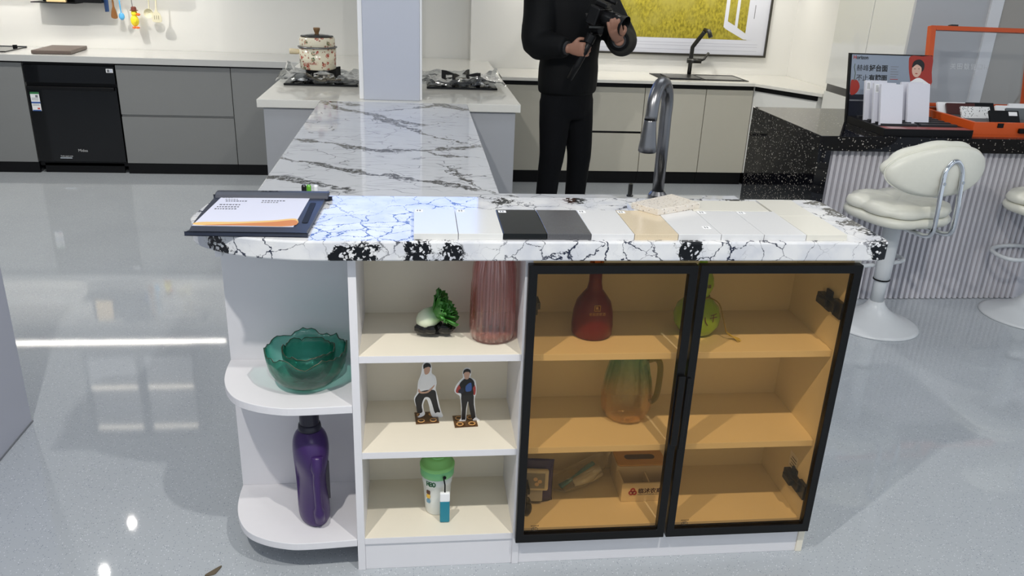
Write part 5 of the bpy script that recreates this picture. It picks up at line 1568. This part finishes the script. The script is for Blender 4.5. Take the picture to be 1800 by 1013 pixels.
# joints (world)
shR, shL = (0.680, 4.66, 1.400), (1.010, 4.80, 1.400)
elR, elL = (0.655, 4.54, 1.125), (1.130, 4.60, 1.150)
wrR, wrL = (0.800, 4.40, 1.112), (1.048, 4.315, 1.165)
body = nb()
sweep(body, [(L(0, 0, z), FY * a, FX * b) for z, a, b in ((0.80, 0.13, 0.09), (0.95, 0.135, 0.09), (1.10, 0.125, 0.085), (1.30, 0.15, 0.095), (1.42, 0.14, 0.07), (1.47, 0.06, 0.055), (1.50, 0.052, 0.055), (1.56, 0.05, 0.055))], 18)
hc = Vector(L(0.03, 0, 1.64))
ell(body, hc, 0.075, 0.085, 0.115, 18, 12)
ell(body, hc + FX * 0.088 + Vector((0, 0, -0.015)), 0.014, 0.016, 0.022, 8, 6)
for s in (-1, 1):
    ell(body, hc + FY * 0.078 * s + Vector((0, 0, -0.01)), 0.014, 0.014, 0.028, 8, 6)
ell(body, hc + FX * 0.05 + Vector((0, 0, -0.085)), 0.038, 0.038, 0.03, 10, 6)
for a, b, c in ((shR, elR, wrR), (shL, elL, wrL)):
    limb(body, [a, b, c], [0.05, 0.038, 0.026], 12)
for s, ft in ((-1, 0), (1, 0)):
    hip, kn, an = L(0, 0.085 * s, 0.80), L(0.02, 0.105 * s, 0.47), L(0.0, 0.115 * s, 0.08)
    limb(body, [hip, kn, an], [0.075, 0.05, 0.038], 12)


def hand(bm, w, c, fdir, thumb, palm_n, curl):
    """palm from wrist w to knuckles c, four curled fingers and a thumb from the side of the palm"""
    w, c = Vector(w), Vector(c)
    ax = (c - w).normalized()
    fd = Vector(fdir).normalized()
    nn = Vector(palm_n).normalized()
    sd = ax.cross(nn).normalized()
    sweep(bm, [(w, sd * 0.024, nn * 0.018), (w + (c - w) * 0.35, sd * 0.034, nn * 0.017), (w + (c - w) * 0.8, sd * 0.040, nn * 0.016), (c, sd * 0.038, nn * 0.013)], 12)
    for k, ln in enumerate((0.066, 0.074, 0.070, 0.056)):
        o = c + sd * (0.029 - 0.0195 * k) - ax * 0.006
        p = [o]
        d = ax.copy()
        for seg in (0.42, 0.32, 0.26):
            d = (d * (1 - curl) + fd * curl).normalized()
            p.append(p[-1] + d * ln * seg)
            d = (d * (1 - curl) + nn * curl * 0.9).normalized()
        limb(bm, [tuple(q) for q in p], [0.0098, 0.0092, 0.0085, 0.0068], 8)
    tb = w + (c - w) * 0.35 + sd * 0.026 * thumb
    p1 = tb + sd * 0.024 * thumb + ax * 0.022 + nn * 0.012
    p2 = p1 + ax * 0.026 + nn * 0.018
    limb(bm, [tuple(tb), tuple(p1), tuple(p2)], [0.0125, 0.0105, 0.008], 8)


# right hand closes round the gimbal grip, left hand carries the lens from below
hand(body, wrR, (0.872, 4.352, 1.112), (0.3, 0.95, 0.0), 1, (0.55, 0.8, 0.05), 0.5)
hand(body, wrL, (1.010, 4.258, 1.222), (-0.1, 0.12, 0.98), -1, (0.05, 0.98, 0.15), 0.20)
person = obj('person', body, 'skin', smooth=True)
fuse(person, 0.0048, 3)
tag(person, 'person in a black padded jacket and dark jeans holding a camera on a gimbal', 'person')

jk = nb()
sweep(jk, [(L(0.0, 0, z), FY * a, FX * b) for z, a, b in ((0.835, 0.165, 0.115), (0.85, 0.185, 0.135), (0.90, 0.190, 0.140), (0.98, 0.188, 0.142), (1.03, 0.182, 0.138), (1.10, 0.186, 0.145), (1.20, 0.190, 0.150), (1.30, 0.195, 0.145), (1.39, 0.195, 0.12), (1.45, 0.14, 0.095), (1.49, 0.085, 0.08), (1.53, 0.078, 0.078))], 28)
for a, b, c in ((shR, elR, wrR), (shL, elL, wrL)):
    a, b, c = Vector(a), Vector(b), Vector(c)
    pts = [a, (a + b) / 2, b, (b + c) / 2, b + (c - b) * 0.93]
    limb(jk, [tuple(p) for p in pts], [0.098, 0.092, 0.088, 0.070, 0.052], 16)
j = obj('jacket', jk, 'jacket', person, smooth=True)
fuse(j, 0.011, 3)
for (b, c, k) in ((elR, wrR, 0), (elL, wrL, 1)):
    b, c = Vector(b), Vector(c)
    d = (c - b).normalized()
    e = b + (c - b) * 0.93
    obj('cuff', tube(nb(), [tuple(e - d * 0.004), tuple(e + d * 0.012)], 0.036, 16), pm('cuff_lining', (40, 40, 42), 0.7), j, smooth=False)
tr = nb()
sweep(tr, [(L(0, 0, z), FY * a, FX * b) for z, a, b in ((0.70, 0.155, 0.105), (0.76, 0.170, 0.120), (0.86, 0.168, 0.118), (0.93, 0.155, 0.11))], 24)
for s in (-1, 1):
    limb(tr, [L(0, 0.083 * s, 0.80), L(0.01, 0.090 * s, 0.66), L(0.022, 0.104 * s, 0.50), L(0.014, 0.110 * s, 0.40), L(0.0, 0.114 * s, 0.22), L(0.0, 0.116 * s, 0.06)], [0.093, 0.088, 0.074, 0.068, 0.062, 0.066], 18)
p = obj('trousers', tr, 'jeans', person, smooth=True)
fuse(p, 0.010, 3)
for s in (-1, 1):
    bm = nb()
    sweep(bm, [(L(-0.07, 0.118 * s, 0.04), FY * 0.035, (0, 0, 0.038)), (L(-0.02, 0.118 * s, 0.05), FY * 0.042, (0, 0, 0.05)), (L(0.06, 0.122 * s, 0.04), FY * 0.045, (0, 0, 0.038)), (L(0.14, 0.128 * s, 0.032), FY * 0.045, (0, 0, 0.03)), (L(0.19, 0.13 * s, 0.026), FY * 0.028, (0, 0, 0.02))], 16)
    for v in bm.verts:
        v.co.z = max(v.co.z, 0.001)
    obj('shoe', bm, 'shoe', person, smooth=True)
bm = nb()
ell(bm, hc + Vector((0, 0, 0.03)) - FX * 0.014, 0.090, 0.096, 0.102, 20, 12)
obj('hair', bm, 'hair', person, smooth=True)
for s in (-1, 1):
    obj('eye', ell(nb(), hc + FX * 0.078 + FY * 0.030 * s + Vector((0, 0, 0.0)), 0.009, 0.009, 0.007, 8, 6), 'black', person)
obj('mouth', ell(nb(), hc + FX * 0.079 + Vector((0, 0, -0.062)), 0.018, 0.010, 0.005, 10, 6), pm('lips', (150, 84, 78), 0.5), person)

# camera on its gimbal
M['camblack'] = pm('camera_black', (7, 7, 9), 0.4, 0, 0.35)
t = thing('camera_gimbal', 'black camera on a handheld gimbal in the hands of the person', 'camera', (0.90, 4.36, 0.95))
gp = [(0.812, 4.385, 0.955), (0.848, 4.375, 1.03), (0.885, 4.365, 1.11), (0.905, 4.36, 1.165)]
obj('grip', tube(nb(), gp, [0.016, 0.0185, 0.0185, 0.021], 14), 'camblack', t, smooth=True)
obj('motor', tube(nb(), [(0.895, 4.36, 1.150), (0.912, 4.355, 1.190)], 0.027, 18), 'camblack', t, smooth=False)
obj('motor', tube(nb(), [(0.93, 4.40, 1.205), (0.955, 4.36, 1.212)], 0.022, 18), 'camblack', t, smooth=False)
obj('arm', tube(nb(), [(0.905, 4.36, 1.185), (0.92, 4.39, 1.20), (0.93, 4.42, 1.215), (0.905, 4.43, 1.26), (0.885, 4.41, 1.285)], 0.011, 8), 'camblack', t, smooth=True)
obj('cage', B(0.89, 4.34, 1.222, 0.97, 4.40, 1.232), 'gunmetal', t)
ld = Vector((0.72, -0.62, -0.30)).normalized()
ls = ld.cross(Vector((0, 0, 1))).normalized()
lu = ls.cross(ld)
cc = Vector((0.945, 4.365, 1.290))


def cbox(a, b, c, d, e, f):
    bm = B(a, b, c, d, e, f)
    for v in bm.verts:
        v.co = cc + ls * v.co.x + ld * v.co.y + lu * v.co.z
    return bm


cb = obj('camera_body', cbox(-0.070, -0.032, -0.052, 0.070, 0.030, 0.042), 'camblack', t, bevel=0.008, seg=3)
obj('viewfinder_hump', cbox(-0.026, -0.036, 0.040, 0.026, 0.036, 0.068), 'camblack', cb, bevel=0.006)
obj('hand_grip', cbox(-0.082, -0.020, -0.052, -0.050, 0.050, 0.030), 'camblack', cb, bevel=0.010)
lens = obj('lens', tube(nb(), [tuple(cc + ld * 0.028), tuple(cc + ld * 0.075), tuple(cc + ld * 0.078), tuple(cc + ld * 0.135)], [0.036, 0.038, 0.042, 0.042], 26), 'camblack', t, smooth=False)
obj('lens_hood', tube(nb(), [tuple(cc + ld * 0.130), tuple(cc + ld * 0.160)], [0.044, 0.050], 26, cap=False), 'camblack', lens, smooth=False, solid=0.002)
obj('front_element', tube(nb(), [tuple(cc + ld * 0.133), tuple(cc + ld * 0.137)], [0.036, 0.030], 22), 'blackgloss', lens)
obj('zoom_ring', tube(nb(), [tuple(cc + ld * 0.085), tuple(cc + ld * 0.110)], 0.0435, 26), 'black', lens)
obj('microphone', tube(nb(), [tuple(cc + lu * 0.085 - ld * 0.02), tuple(cc + lu * 0.085 + ld * 0.07)], 0.011, 12), 'black', cb, smooth=True)
obj('dial', tube(nb(), [tuple(cc - ls * 0.05 + lu * 0.042), tuple(cc - ls * 0.05 + lu * 0.052)], 0.013, 14), 'gunmetal', cb)
obj('knob', tube(nb(), [tuple(cc - ls * 0.072 - lu * 0.02), tuple(cc - ls * 0.088 - lu * 0.02)], 0.008, 12), 'steel', cb)
obj('strap', tube(nb(), smooth_pts([tuple(cc - ls * 0.07 + lu * 0.02), tuple(cc - ls * 0.09 - lu * 0.06), tuple(cc - ls * 0.06 - lu * 0.11 + ld * 0.02), tuple(cc - ls * 0.02 - lu * 0.07)], 5, closed=False), 0.006, 6, flat=0.3), pm('grey_strap', (96, 92, 84), 0.6), t, smooth=True)
